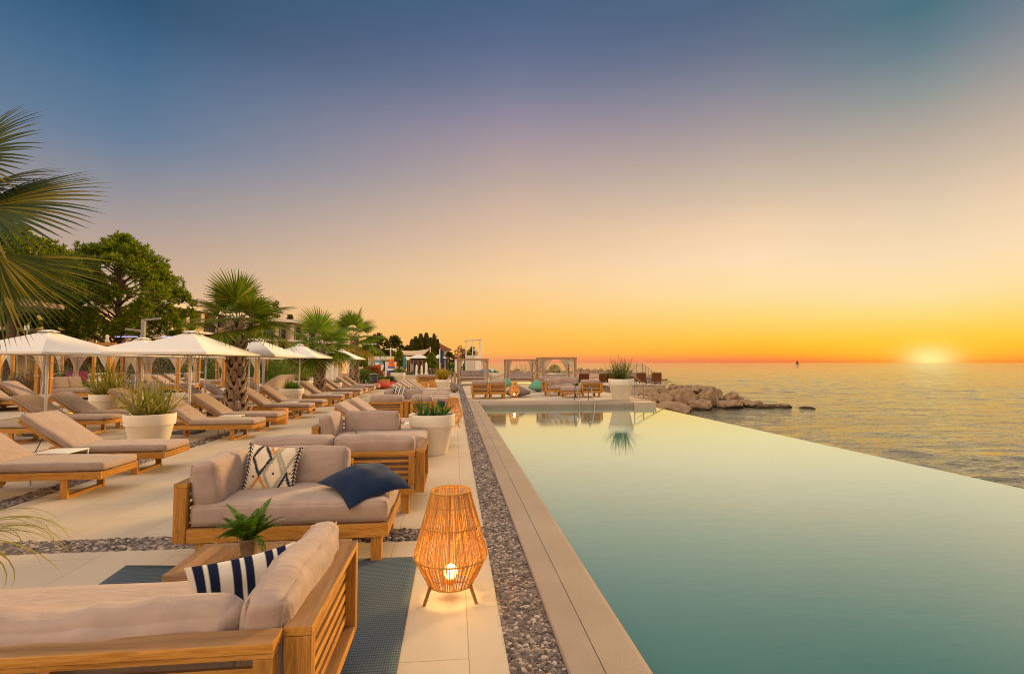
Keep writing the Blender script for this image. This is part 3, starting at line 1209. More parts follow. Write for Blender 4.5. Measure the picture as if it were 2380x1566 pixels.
fern_pot((-1.31, 3.63, .36), 'potted fern on the coffee table in front of the near sofa', .88)
t = empty('coffee_table', (-1.45, 7.05, 0))
tag(t, 'low teak table mostly hidden behind the second sofa back', 'table')
MB().box(0, .9, 0, .55, .30, .345).build('tabletop', TEAK, t)
for x in (.02, .82):
    for y in (.02, .47):
        MB().box(x, x + .06, y, y + .06, 0, .299).build('leg', TEAK, t)
fern_pot((-1.20, 7.38, .346), 'small fern on the table between the second and third sofas', .95, 18)
fern_pot((6.15, 26.2, .30), 'small dark fern among the far deck seating', 1.0, 16)
t = empty('coffee_table', (5.7, 25.9, 0))
tag(t, 'low teak table carrying a fern on the far deck', 'table')
MB().box(0, .8, 0, .6, .24, .30).build('tabletop', TEAK, t)
for x in (.02, .72):
    for y in (.02, .52):
        MB().box(x, x + .06, y, y + .06, 0, .239).build('leg', TEAK, t)

# ------------------------------------------------------------------ rattan lanterns
STRAND = Mat('rattan_strand', (.55, .21, .04), .6, .3)
STRAND.color(STRAND.ramp(STRAND.rnd(), [(0, (.46, .22, .045)), (.5, (.64, .33, .08)), (1, (.82, .50, .15))]))
tr = STRAND.n('ShaderNodeBsdfTranslucent')
tr.inputs[0].default_value = (.80, .46, .13, 1)
mx = STRAND.n('ShaderNodeMixShader')
mx.inputs[0].default_value = .35
STRAND.l(STRAND.b.outputs[0], mx.inputs[1])
STRAND.l(tr.outputs[0], mx.inputs[2])
STRAND.l(mx.outputs[0], STRAND.t.nodes['Material Output'].inputs[0])
BULB = Mat('lamp_glow', (1, .9, .7), .4, 0)
BULB.b.inputs['Emission Color'].default_value = (1, .68, .25, 1)
BULB.b.inputs['Emission Strength'].default_value = 4.5


def lantern(loc, label, n=150, seed=1, power=5.0, rz=0, scale=1.0):
    t = empty('lantern', loc, rz, scale)
    tag(t, label, 'lantern', 'rattan floor lanterns')
    random.seed(seed)
    prof = [(.150, .105), (.247, .285), (.243, .325), (.195, .50), (.132, .725)]
    mb = MB()
    for k in range(n):
        a = 2 * math.pi * (k + random.uniform(-.35, .35)) / n
        da = random.uniform(-.10, .10)
        pts = []
        for i, (r, z) in enumerate(prof):
            aa = a + da * (i / 4 - .5) + random.uniform(-.008, .008)
            rr = r + random.uniform(-.003, .003)
            pts.append((rr * math.cos(aa), rr * math.sin(aa), z))
        mb.tube(pts, random.uniform(.0016, .0030) * (210 / n) ** .6, 4, False)
    mb.build('strands', STRAND.m, t)
    mb = MB()
    for r, z, w in ((.150, .105, .006), (.247, .29, .0055), (.195, .50, .005), (.157, .635, .003), (.133, .725, .0085)):
        mb.tube([(r * math.cos(2 * math.pi * i / 40), r * math.sin(2 * math.pi * i / 40), z) for i in range(41)], w, 6, False)
    mb.build('hoop', STRAND.m, t, True)
    for k in range(3):
        a = 2 * math.pi * k / 3 + R(90)
        MB().tube([(.150 * math.cos(a), .150 * math.sin(a), .12), (.200 * math.cos(a), .200 * math.sin(a), .0)], [.012, .011], 8).build('leg', plain('cord_%s_%d' % (seed, k), (.30, .15, .05), .8), t)
    mb = MB()
    mb.lathe([(.02, .10), (.04, .105), (.04, .13), (.03, .135)], 16)
    mb.tube([(-.149, 0, .106), (.149, 0, .106)], .005, 6)
    mb.tube([(0, -.149, .106), (0, .149, .106)], .005, 6)
    mb.build('lamp_holder', STRAND.m, t, True)
    mb = MB()
    mb.lathe([(.010, .13), (.032, .14), (.046, .165), (.047, .185), (.038, .21), (.018, .225), (.003, .228)], 20)
    mb.build('bulb', BULB.m, t, True)
    ld = bpy.data.lights.new('lamp', 'POINT')
    ld.energy = power
    ld.color = (1, .62, .22)
    ld.shadow_soft_size = .06
    lo = bpy.data.objects.new('lamp', ld)
    COL.objects.link(lo)
    lo.parent = t
    lo.location = (0, 0, .31)
    return t


lantern((-.015, 3.70, 0), 'large glowing rattan lantern at the front beside the gravel strip', 260, 1, 9)
lantern((-.03, 13.3, 0), 'glowing rattan lantern behind the large white planter', 120, 2, 4)
lantern((2.72, 23.8, 0), 'glowing rattan lantern on the far deck beside the grey beanbag', 90, 3, 4)
lantern((5.65, 35.5, 0), 'rattan lantern standing by the far right cabana, beyond the green beanbag', 50, 4, 1.5)
lantern((-2.35, 36.5, 0), 'distant rattan lantern beside the small slatted sofa', 40, 5, .6)
# ------------------------------------------------------------------ loungers


def make_lounger(name='sun_lounger', near=True, mat=TEAK, ang=35, cush=CUSHION, seed=1):
    """local x: foot end at 0, head towards -x; width along y"""
    t = empty(name)
    W, hx_ = .35, -1.30
    bv = .004 if near else 0
    mb = MB()
    for s in (-1, 1):
        mb.box(-1.98, -.001, s * W - .022, s * W + .022, .225, .315, b=bv)
    mb.box(-.045, .0, -W + .023, W - .023, .227, .313, b=bv)
    mb.box(-1.95, -1.90, -W + .023, W - .023, .235, .30)
    k = -.12
    while k > hx_:
        mb.box(k - .06, k, -W + .023, W - .023, .295, .313)
        k -= .10
    mb.build('frame', mat, t)
    c, s_ = math.cos(R(ang)), math.sin(R(ang))
    M = Matrix.Translation((hx_, 0, .315)) @ Matrix.Rotation(R(ang), 4, 'Y')
    mb = MB()
    for s in (-1, 1):
        mb.box(-.80, .02, s * (W - .035) - .018, s * (W - .035) + .018, -.012, .03, M, b=bv)
    for k in range(8):
        mb.box(-.79 + k * .1, -.73 + k * .1, -W + .055, W - .055, .012, .028, M)
    mb.build('backrest_frame', mat, t)
    p = M @ Vector((-.45, .25, 0))
    for s in (-1, 1):
        MB().tube([(p.x, s * .25, p.z), (-1.80, s * .25, .27)], .007, 5).build('prop', DARKMETAL, t)
    mb = MB()
    for s in (-1, 1):
        mb.box(-.46, -.38, s * (W - .026) - .02, s * (W - .026) + .02, .0, .224, b=bv)
    mb.box(-.455, -.385, -W + .047, W - .047, .0, .035)
    mb.build('leg', mat, t)
    for s in (-1, 1):
        mb = MB()
        mb.lathe([(.075, -.018), (.078, -.012), (.078, .012), (.075, .018)], 20, Matrix.Translation((-1.68, s * (W + .045), .078)) @ Matrix.Rotation(R(90), 4, 'X'))
        mb.bar((-1.68, s * (W - .02), .078), (-1.68, s * (W + .03), .078), .02, .02)
        mb.bar((-1.68, s * (W - .01), .06), (-1.68, s * (W - .01), .24), .05, .03, (1, 0, 0))
        mb.build('wheel', mat, t, False)
    mb = MB()
    cushion(mb, 1.30, .70, .095, TR(-.645, 0, .365), .035, .012, seed, .006, 14 if near else 6, piping=near)
    mb.build('seat_cushion', cush, t, True)
    mb = MB()
    cushion(mb, .84, .70, .095, M @ TR(-.40, 0, .082), .035, .012, seed + 2, .006, 12 if near else 6, piping=near)
    mb.build('back_cushion', cush, t, True)
    return t


LA = make_lounger(near=True, seed=3)
LB = make_lounger(near=False, seed=5)
LC = make_lounger(near=False, mat=TEAK_PALE, seed=9)
used = set()


def lounger(proto, loc, label, rz=0, group='taupe sun loungers', scale=1.0):
    key = proto.name
    if key not in used:
        used.add(key)
        o = proto
        o.location = loc
        o.rotation_euler = (0, 0, rz)
        o.scale = (scale,) * 3 if not isinstance(scale, tuple) else scale
    else:
        o = copy_tree(proto, loc, rz, scale=scale)
    tag(o, label, 'sun lounger', group)
    return o


FX = -4.14
row1 = [7.17, 8.55, 11.93, 13.38, 16.16, 17.70, 20.52, 22.08, 24.6, 25.96, 28.6, 30.3]
for i, y in enumerate(row1):
    lounger(LA if i < 4 else (LB if i < 8 else LC), (FX, y, 0), ('taupe sun lounger in the front row, %s from the camera' % ORD[i]) +
            {0: ', cut by the photo edge'}.get(i, ''),
            rz=R([0, 1.2, -1, .8, 0, -.6, 1, 0, -1, .5, 0, 1][i]))
row2 = [11.75, 13.10, 14.30, 16.4, 17.9, 20.2, 21.8, 24.3, 25.8]
for i, y in enumerate(row2):
    lounger(LB, (-7.75 if i else -8.2, y, 0), 'taupe sun lounger in the second row from the pool, %s from the camera' % ORD[i], rz=R([1, -1, 1.5, 0, -1, 1, 0, -1, 1][i]))
mid = [10.1, 11.3, 18.3, 19.6, 21.2, 22.5, 24.1, 25.4]
for i, y in enumerate(mid):
    lounger(LB if i > 1 else LA, (-.17, y, 0), 'sun lounger with its foot at the gravel strip, %s from the camera' % ORD[i])
lounger(LC, (1.0, 27.6, 0), 'teak lounger on wheels with raised back beside the first far cabana', rz=R(205), scale=.9)


# ------------------------------------------------------------------ small tables, stools, bins
def side_table(loc, label, rz=0, s=1.0):
    t = empty('side_table', loc, rz, s)
    tag(t, label, 'side table', 'small white side tables')
    mb = MB()
    mb.box(-.22, .22, -.22, .22, .395, .41, b=.006)
    mb.build('tabletop', WHITE_METAL, t, True)
    for sx in (-1, 1):
        for sy in (-1, 1):
            MB().tube([(sx * .17, sy * .205, .402), (sx * .208, sy * .208, .39), (sx * .212, sy * .212, .0)], .013, 8).build('leg', WHITE_METAL, t, True)
    return t


side_table((-5.30, 7.86, 0), 'small white side table between the two nearest sun loungers')
side_table((-5.0, 12.66, 0), 'small white side table between the third and fourth front row loungers', .1)
side_table((-5.0, 16.93, 0), 'small white side table between the fifth and sixth front row loungers')
side_table((-5.0, 21.3, 0), 'small white side table between the seventh and eighth front row loungers')
side_table((-5.0, 25.3, 0), 'small white side table between the ninth and tenth front row loungers')
side_table((-.75, 10.7, 0), 'small white side table between the two loungers behind the large planter')
side_table((-1.05, 18.95, 0), 'small white side table in the nearest pair of striped looking loungers past the far sofa')
side_table((-1.05, 24.75, 0), 'small white side table in the farthest pair of loungers by the gravel strip')


def drum(loc, r, h, label):
    t = empty('drum_stool', loc)
    tag(t, label, 'stool', 'round honey wood drum tables')
    mb = MB()
    mb.lathe([(r * .96, 0), (r, .012), (r, h - .02), (r * .97, h - .004)], 36, caps=True)
    mb.build('drum_body', ORANGE, t, True)
    MB().lathe([(r * .95, h - .0035), (r * .95, h + .004)], 36).build('drum_top', ORANGE, t)
    return t


p = at(641, 985)
drum((-4.55, 14.55, 0), .21, .40, 'round honey coloured wooden drum table between front row loungers')
for (x, y, Y, h, lab) in ((884, 893, 35, .5, 'left orange drum stool behind the red beanbag'), (895, 895, 34.2, .55, 'right orange drum stool behind the red beanbag'),
                          (985, 899, 33.5, .42, 'left orange drum stool beyond the lounger backs'), (1008, 899, 34.5, .45, 'wide orange drum stool beside the golden planter')):
    q = atY(x, 900, Y)
    drum((q.x, Y, 0), .28, h, lab)


def bin_(loc, label, r=.27, h=.85):
    t = empty('ash_bin', loc)
    tag(t, label, 'bin')
    mb = MB()
    mb.lathe([(r, 0), (r, h)], 28)
    mb.build('bin_body', DARKMETAL, t, True)
    mb = MB()
    mb.lathe([(r + .015, h + .001), (r + .015, h + .05), (r * .7, h + .07)], 28)
    mb.build('lid', STEEL, t, True)


q = atY(868.6, 880, 34.6)
bin_((q.x, 34.6, 0), 'dark grey cylindrical bin with steel rim by the green bush')
t = empty('umbrella_base', (-5.75, 13.95, 0))
tag(t, 'dark charcoal umbrella base pot behind the fourth front row lounger', 'base')
MB().lathe([(.16, 0), (.20, .42), (.17, .42), (.15, .3)], 24).build('base_pot', DARKMETAL, t, True)
t = empty('metal_bin', (-7.3, 17.1, 0))
tag(t, 'dark wedge shaped metal bin with open flap between the loungers near the big palm', 'bin')
MB().lathe([(.17, 0), (.19, .52), (.16, .52), (.15, .4)], 24).build('bin_body', DARKMETAL, t, True)
mb = MB()
mb.box(-.42, .02, -.2, .2, .0, .015, TR(-.1, 0, .50, ry=R(12)))
mb.build('flap', DARKMETAL, t)

# ------------------------------------------------------------------ umbrellas


def make_umbrella(sx=1.0, sy=1.5, rim=1.82, apex=2.32):
    t = empty('sun_umbrella')
    tag(t, None, 'umbrella', 'square ecru sun umbrellas')
    mb = MB()
    N = 10
    # four panels sagging slightly between ribs
    cor = [(-sx, -sy), (sx, -sy), (sx, sy), (-sx, sy)]
    for k in range(4):
        a, b_ = Vector(cor[k]), Vector(cor[(k + 1) % 4])
        vs, fs = [], []
        for j in range(N + 1):
            r = .03 + .97 * j / N
            for i in range(N + 1):
                p = a.lerp(b_, i / N) * r
                sagw = math.sin(math.pi * i / N)
                z = rim + (apex - rim) * (1 - r) ** 1.10 - .035 * sagw * math.sin(math.pi * min(1, r * .9))
                q = p * (1 - .035 * sagw * r)
                vs.append((q.x, q.y, z))
        for j in range(N):
            for i in range(N):
                o_ = j * (N + 1) + i
                fs.append((o_, o_ + N + 1, o_ + N + 2, o_ + 1))
        mb.add(vs, fs)
        vs = []
        for i in range(N + 1):                                 # hem
            p = a.lerp(b_, i / N) * (1 - .035 * math.sin(math.pi * i / N))
            vs += [(p.x, p.y, rim), (p.x * .998, p.y * .998, rim - .045)]
        mb.add(vs, [(2 * i, 2 * i + 1, 2 * i + 3, 2 * i + 2) for i in range(N)])
    mb.build('canopy', UMB, t, True)
    mb = MB()
    n = 32
    prof = [(.01, .046), (.06, .042), (.12, .018), (.15, .0)]
    vs, fs = [], []
    for j, (r, z) in enumerate(prof):
        for i in range(n):
            th = 2 * math.pi * i / n
            sq = 1 / max(abs(math.cos(th)), abs(math.sin(th))) ** .6
            zz = z + (.012 * math.sin(th * 8) if j == 3 else 0)
            vs.append((r * sq * math.cos(th) * 1.0, r * sq * math.sin(th) * 1.25, apex - .025 + zz))
    for j in range(3):
        for i in range(n):
            fs.append((j * n + i, (j + 1) * n + i, (j + 1) * n + (i + 1) % n, j * n + (i + 1) % n))
    mb.add(vs, fs)
    mb.build('vent_cap', UMB, t, True)
    MB().tube([(0, 0, 0), (0, 0, apex)], .028, 12).build('pole', WHITE_METAL, t, True)
    mb = MB()
    for x, y in cor:
        mb.tube([(0, 0, apex - .06), (x * .97, y * .97, rim - .012)], .010, 5)
        mb.tube([(0, 0, rim - .28), (x * .5, y * .5, rim + .19)], .008, 5)
    mb.build('ribs', WHITE_METAL, t)
    MB().box(-.26, .26, -.26, .26, 0, .06, b=.01).build('base_plate', DARKMETAL, t)
    return t


U = make_umbrella()
ups = [(-6.02, 12.88, 'ecru umbrella over the third and fourth front row loungers, nearest to the big palm'),
       (-6.02, 17.16, 'ecru umbrella just right of the big palm trunk'),
       (-6.02, 21.54, 'ecru umbrella whose right corner meets the second palm trunk'),
       (-6.02, 25.6, 'ecru umbrella mostly hidden behind the second palm crown'),
       (-6.02, 29.4, 'farthest front row ecru umbrella, before the third palm'),
       (-9.05, 12.9, 'ecru umbrella at the left photo edge standing beside the wooden post'),
       (-9.05, 16.54, 'ecru umbrella showing its flat rim between the two nearest umbrellas'),
       (-9.05, 20.5, 'second row ecru umbrella hidden behind the nearest front row umbrella'),
       (-9.05, 24.65, 'second row ecru umbrella whose pole stands right of the big palm trunk')]
for i, (x, y, lab) in enumerate(ups):
    if i == 0:
        U.location = (x, y, 0)
        U['label'] = lab
    else:
        copy_tree(U, (x, y, 0), R(random.uniform(-2, 2)), lab)


def make_closed_umbrella():
    t = empty('closed_umbrella')
    tag(t, None, 'umbrella', 'white closed beach umbrellas')
    MB().tube([(0, 0, 0), (0, 0, 2.0)], .025, 8).build('pole', WHITE_METAL, t)
    mb = MB()
    n = 20
    prof = [(.03, 2.16), (.09, 2.05), (.13, 1.8), (.15, 1.3), (.115, 1.05), (.13, .95), (.24, .55), (.20, .45)]
    vs, fs = [], []
    for j, (r, z) in enumerate(prof):
        for i in range(n):
            th = 2 * math.pi * i / n
            rr = r * (1 + .22 * math.sin(th * 5 + j * .25))
            vs.append((rr * math.cos(th), rr * math.sin(th), z + .05 * math.sin(th * 2) * (j > 5)))
    for j in range(len(prof) - 1):
        for i in range(n):
            fs.append((j * n + i, (j + 1) * n + i, (j + 1) * n + (i + 1) % n, j * n + (i + 1) % n))
    mb.add(vs, fs)
    mb.build('folded_canopy', WHITE, t, True)
    return t


CU = make_closed_umbrella()
cus = [(1387, 520, 890, 'tall furled white umbrella, leftmost of the row behind the green bush'),
       (1405.5, 600, 890, 'furled white umbrella in front of the round red emblem'), (1426.5, 605, 865, 'furled white umbrella before the white screen, left of its middle'),
       (1445.8, 620, 900, 'furled white umbrella by the orange edge of the white screen'), (1478.6, 605, 800, 'furled white umbrella right of the striped wind sock'),
       (1508.8, 595, 790, 'furled white umbrella before the blue one'),
       (1546.6, 668, 945, 'furled white umbrella on the sunken beach, leftmost of the five'), (1562, 695, 1000, 'furled white umbrella on the sunken beach, second of the five'),
       (1581.6, 705, 1000, 'furled white umbrella on the sunken beach, middle of the five'), (1598.4, 640, 1000, 'furled white umbrella with a tall finial on the sunken beach'),
       (1625.6, 685, 880, 'furled white umbrella left of the golden bladed planter'), (1666, 645, 770, 'furled white umbrella at the foot of the flagpole'),
       (1728, 640, 770, 'furled white umbrella left of the first far cabana'),
       (1295, 1347, 0, 'a'), (1311, 1350, 0, 'b')]
for i, (sx, zt, zb, lab) in enumerate(cus):
    x = sx / 1.6134
    if zb:
        yt, yb = (zt / 5.95 + 1250) / 1.6134, (zb / 5.95 + 1250) / 1.6134
        Yg = max(30, F * 1.65 / (yb + 2 - 843))
        Yg = min(Yg, 78)
    else:
        yt, Yg = (zt) / 1.6134, 44
        lab = ['furled white umbrella by the plastered bar wall, left one', 'furled white umbrella by the plastered bar wall, right one'][i - 13]
    p = atY(x, yt, Yg)
    sc = max(.5, (p.z + .05) / 2.16)
    if i == 0:
        CU.location = (p.x, Yg, -.05)
        CU.scale = (sc,) * 3
        CU['label'] = lab
    else:
        copy_tree(CU, (p.x, Yg, -.05), i * .7, lab, scale=sc)

# ------------------------------------------------------------------ plants


def blade(mb, base, az_, lift, L, w, droop=.3, n=5, fold=.25, twist=0):
    d = Vector((math.cos(az_), math.sin(az_), 0))
    side = Vector((-d.y, d.x, 0))
    p = Vector(base)
    ang = lift
    vs = []
    for i in range(n + 1):
        f = i / n
        ww = w * (.55 + .9 * f) * (1 - f) ** .75 if f < 1 else 0
        ww = max(ww, 0)
        up = Vector((-d.x * math.sin(ang), -d.y * math.sin(ang), math.cos(ang)))
        vs += [p - side * ww + up * ww * fold, p, p + side * ww + up * ww * fold]
        p = p + (d * math.cos(ang) + Vector((0, 0, 1)) * math.sin(ang)) * (L / n)
        ang -= droop / n * (.4 + 1.4 * f)
    fs = []
    for i in range(n):
        a = i * 3
        fs += [(a, a + 1, a + 4, a + 3), (a + 1, a + 2, a + 5, a + 4)]
    mb.add(vs, fs)


def spiky(mb, c, n, L, w, seed, lo=20, hi=88, droop=.35, r0=.03):
    random.seed(seed)
    for k in range(n):
        a = k * 2.39996 + random.uniform(-.25, .25)
        f = (k + .5) / n
        lift = R(hi - (hi - lo) * f ** .62 + random.uniform(-7, 7))
        ll = L * random.uniform(.72, 1.08) * (1 - .12 * f)
        b_ = (c[0] + r0 * math.cos(a), c[1] + r0 * math.sin(a), c[2] + .02)
        blade(mb, b_, a, lift, ll, w * random.uniform(.8, 1.2), droop * random.uniform(.4, 1.6) * (.4 + f))


def make_planter(H=.74, Rt=.45):
    k = Rt / .45
    rim = H * .30
    mb = MB()
    mb.lathe([(.285 * k, 0), (.295 * k, .012), (.405 * k, H - rim - .006), (.41 * k, H - rim - .002), (.432 * k, H - rim + .006), (.436 * k, H - rim + .014),
              (.449 * k, H - .012), (.446 * k, H - .003), (.438 * k, H), (.418 * k, H - .002), (.412 * k, H - .012), (.405 * k, H - .10)], 56, caps=False)
    return mb


POTN = 0


def planter(loc, H, Rt, label, kind='yucca', seed=1, **kw):
    t = empty('planter', loc)
    tag(t, label, 'planter', 'large round cream planters')
    make_planter(H, Rt).build('pot', POT, t, True)
    MB().lathe([(.001, H - .08), (Rt * .905, H - .085)], 32, caps=False).build('soil', SOIL, t)
    z = H - .08
    mb = MB()
    if kind == 'yucca':
        L, w, n = kw.get('L', .62), kw.get('w', .016), kw.get('n', 60)
        for (dx, dy, f) in kw.get('heads', ((-.22, 0, 1), (.02, -.05, 1), (.22, .05, .9), (.05, .18, .9))):
            spiky(mb, (dx, dy, z), int(n * f), L * f, w, seed + int(dx * 100), kw.get('lo', 25), 88, kw.get('droop', .35))
    elif kind == 'bush':
        random.seed(seed)
        rx, rz_ = Rt * kw.get('rx', 1.0), kw.get('rz', .4)
        for k in range(kw.get('n', 2600)):
            th, ph = random.uniform(0, 6.283), math.acos(random.uniform(-.15, 1))
            rr = random.uniform(.72, 1.03)
            p = Vector((rx * rr * math.sin(ph) * math.cos(th), rx * rr * math.sin(ph) * math.sin(th), z + rz_ * .2 + rz_ * rr * math.cos(ph)))
            dd = Vector((math.sin(ph) * math.cos(th), math.sin(ph) * math.sin(th), math.cos(ph)))
            blade(mb, p - dd * .05, th + random.uniform(-.8, .8), R(random.uniform(10, 80)), random.uniform(.05, .10), kw.get('w', .008), .3, 2)
    mb.build('foliage', kw.get('mat', YUCCA), t)
    return t


planter((-5.45, 10.25, 0), .69, .41, 'cream planter of yellow green blades behind the second front row lounger', seed=3, L=.88, n=26, w=.028, lo=20, droop=.3)
planter((-10.1, 16.7, 0), .69, .42, 'cream planter of yellow green blades behind the nearer yellow bladed planter', seed=13, L=1.15, n=32, w=.032, lo=18, droop=.3)
planter((-.38, 9.50, 0), .70, .41, 'large cream planter with short dark green blades beside the third sofa', seed=23, L=.40, w=.021, n=34, mat=AGAVE, lo=18, droop=.8,
        heads=((-.17, -.05, 1), (.19, -.02, 1.05), (.02, .17, .8)))
planter((-5.78, 19.7, 0), .69, .42, 'cream planter with a dense low green fan palm cushion, between the lounger pairs', 'yucca', 33, L=.42, w=.020, n=130, mat=PALMLEAF2, lo=-4,
        heads=((-.1, 0, 1), (.12, 0, 1), (0, .1, 1)), droop=.5)
planter((-7.77, 28.2, 0), .69, .42, 'cream planter with tall yellowish blades behind the green fan cushion planter', 'yucca', 43, L=.80, n=60)
planter((-5.94, 27.3, 0), .62, .38, 'cream planter with sparse low green blades between far front row loungers', 'yucca', 53, L=.30, n=20, mat=AGAVE, w=.02)
planter((-1.42, 17.2, 0), .66, .42, 'cream planter with short green blades behind the far striped pillow', 'yucca', 63, L=.32, n=30, mat=AGAVE, w=.02, lo=12)
q = atY(1029.6, 890, 31.5)
planter((q.x, 31.5, 0), .62, .47, 'cream planter with a dense golden bladed plant', 'yucca', 73, L=.78, n=120, mat=YUCCAY, w=.02, lo=45, heads=((-.15, 0, 1), (.12, 0, 1), (0, .1, 1), (0, -.15, 1)))
q = atY(925, 890, 38.3)
planter((q.x, 38.3, 0), .90, .52, 'cream planter topped by a low rounded olive bush', 'bush', 83, rz=.34, mat=GREENLEAF, n=2200)
planter((7.24, 22.42, 0), .90, .55, 'tall cream planter with spiky green blades at the deck corner beyond the pool', 'yucca', 93, L=1.25, w=.024, n=40, mat=YUCCAG, lo=24,
        heads=((-.2, 0, .95), (.16, 0, 1), (.0, .15, .9)), droop=.25)
planter((3.07, 40, 0), .86, .46, 'cream planter with small dark blades between the first two far cabanas', 'yucca', 103, L=.26, n=30, mat=AGAVE, w=.02)
planter((7.3, 38.0, 0), .86, .50, 'wide cream planter with a dark rounded bush under the right far cabana', 'bush', 113, rx=1.12, rz=.62, mat=AGAVE, n=2600)


# ------------------------------------------------------------------ palms
TRUNKDARK = plain('palm_trunk_core', (.05, .032, .02), .95, .05)
PB = Mat('palm_leaf_bases', (.3, .2, .13), .85, .15)
cc = PB.ramp(PB.rnd(), [(0, (.16, .10, .06)), (.5, (.36, .25, .17)), (1, (.62, .46, .33))])
g = PB.coord(scale=(30, 30, 3))
cc = PB.mix(.5, cc, PB.ramp(PB.noise(g, 2, 4, .6), [(.3, (.14, .09, .06)), (.7, (.55, .42, .3))]), 'MIX')
PB.color(cc)
PB.bump(PB.noise(g, 3, 3), .5, .01)


def fan(mb, hub, d, up, Rr, nseg=38, spread=115, droop=.35, w=1.0, rnd_=random):
    """fan leaf: d = direction of the middle segment, up = leaf normal"""
    d = d.normalized()
    up = (up - d * up.dot(d)).normalized()
    side = d.cross(up).normalized()
    for k in range(nseg):
        a = R(-spread + 2 * spread * (k + .5) / nseg)
        f = math.cos(a * .55)
        L = Rr * (.62 + .38 * f) * rnd_.uniform(.93, 1.04)
        sd = d * math.cos(a) + side * math.sin(a)
        sp = side * math.cos(a) - d * math.sin(a)
        ws = R(2 * spread / nseg) * .56
        vs = []
        n = 7
        dr = droop * rnd_.uniform(.7, 1.5)
        for i in range(n + 1):
            r = i / n
            rad = L * r
            ww = ws * rad if r < .52 else ws * L * .52 * max(0, (1 - r) / .48) ** .8
            zz = -dr * L * max(0, r - .3) ** 2.0 - .10 * L * (1 - math.cos(a)) * r
            p = hub + sd * rad + up * zz + Vector((0, 0, -1)) * (dr * .6 * L * max(0, r - .55) ** 2)
            lift = up * (ww * .35 * (1 if k % 2 else -1) if r < .55 else ww * .3)
            vs += [p - sp * ww * w, p + lift, p + sp * ww * w]
        fs = []
        for i in range(n):
            b_ = i * 3
            fs += [(b_, b_ + 1, b_ + 4, b_ + 3), (b_ + 1, b_ + 2, b_ + 5, b_ + 4)]
        mb.add(vs, fs)


def palm(loc, trunk_h, r0, r1, label, leaves=None, nleaf=22, Rl=.75, pet=.75, seed=1, dry=2, mat=PALMLEAF, lean=(0, 0), autolo=-35):
    random.seed(seed)
    t = empty('fan_palm', loc)
    tag(t, label, 'palm tree')
    top = Vector((lean[0], lean[1], trunk_h))

    def ax(f):
        return Vector((lean[0] * f ** 1.5, lean[1] * f ** 1.5, trunk_h * f))
    mb = MB()

    def rad(f):
        return r0 * (1.35 - .35 * min(1, f * 5)) * (1 - f) + r1 * f
    core = MB()
    core.tube([ax(i / 12) for i in range(13)], [rad(i / 12) for i in range(13)], 20)
    rows = int(trunk_h / .15)
    for j in range(rows):
        f = (j + .5) / rows
        c = ax(f)
        rr = rad(f)
        per = 7
        for k in range(per):
            a = 2 * math.pi * (k + .5 * (j % 2)) / per + random.uniform(-.1, .1)
            o_ = Vector((math.cos(a), math.sin(a), 0))
            s_ = Vector((-math.sin(a), math.cos(a), 0))
            hw = rr * .50
            ln = random.uniform(.20, .28) * (1.5 if f > .95 or f < .08 else 1)
            out = random.uniform(.04, .10) + (.09 if f > .93 else 0) + (.03 if f < .1 else 0)
            b0 = c + o_ * (rr - .02) - Vector((0, 0, .04))
            tipc = c + o_ * (rr + out) + Vector((0, 0, ln))
            sk = s_ * random.choice((-1, 1)) * hw * .4
            vs = [b0 - s_ * hw, b0 + s_ * hw, tipc + s_ * hw * .45 + sk, tipc - s_ * hw * .45 + sk,
                  b0 + o_ * .035 + Vector((0, 0, .04)), tipc + o_ * .02 - Vector((0, 0, .01)) + sk, b0 - o_ * .02, tipc - o_ * .03]
            mb.add(vs, [(0, 4, 5, 3), (4, 1, 2, 5), (3, 5, 2, 7), (0, 3, 7, 6), (1, 6, 7, 2)])
    core.build('trunk', TRUNKDARK, t, True)
    mb.build('leaf_bases', PB.m, t)
    mb, md_ = MB(), MB()
    pt = MB()
    if leaves is None:
        leaves = []
        for k in range(nleaf):
            a = k * 2.39996 + random.uniform(-.2, .2)
            f = (k + .5) / nleaf
            leaves.append((a, R(82 - (82 - autolo) * f + random.uniform(-8, 8)), random.uniform(.85, 1.1), k >= nleaf - dry))
    for a, lift, s_, isdry in leaves:
        d = Vector((math.cos(a) * math.cos(lift), math.sin(a) * math.cos(lift), math.sin(lift)))
        upv = Vector((-math.cos(a) * math.sin(lift), -math.sin(a) * math.sin(lift), math.cos(lift)))
        L = pet * s_
        pts = []
        for i in range(6):
            g_ = i / 5
            pts.append(top + d * (L * g_) - Vector((0, 0, .22 * L * g_ ** 2 * (1 if lift < R(60) else .3))) + Vector((0, 0, .05)))
        pt.tube(pts, [.022, .016, .013, .011, .010, .009], 5, False)
        d2 = (pts[-1] - pts[-2]).normalized()
        u2 = (upv + d * .15 * random.uniform(-1, 1) + Vector((random.uniform(-.3, .3), random.uniform(-.3, .3), 0))).normalized()
        fan(md_ if isdry else mb, pts[-1], d2, u2, Rl * s_, droop=random.uniform(.06, .28) + (.3 if lift < 0 else 0), rnd_=random)
    mb.build('crown', mat, t)
    if md_.v:
        md_.build('dry_fronds', DRYLEAF, t)
    pt.build('petioles', YUCCAG, t, True)
    return t


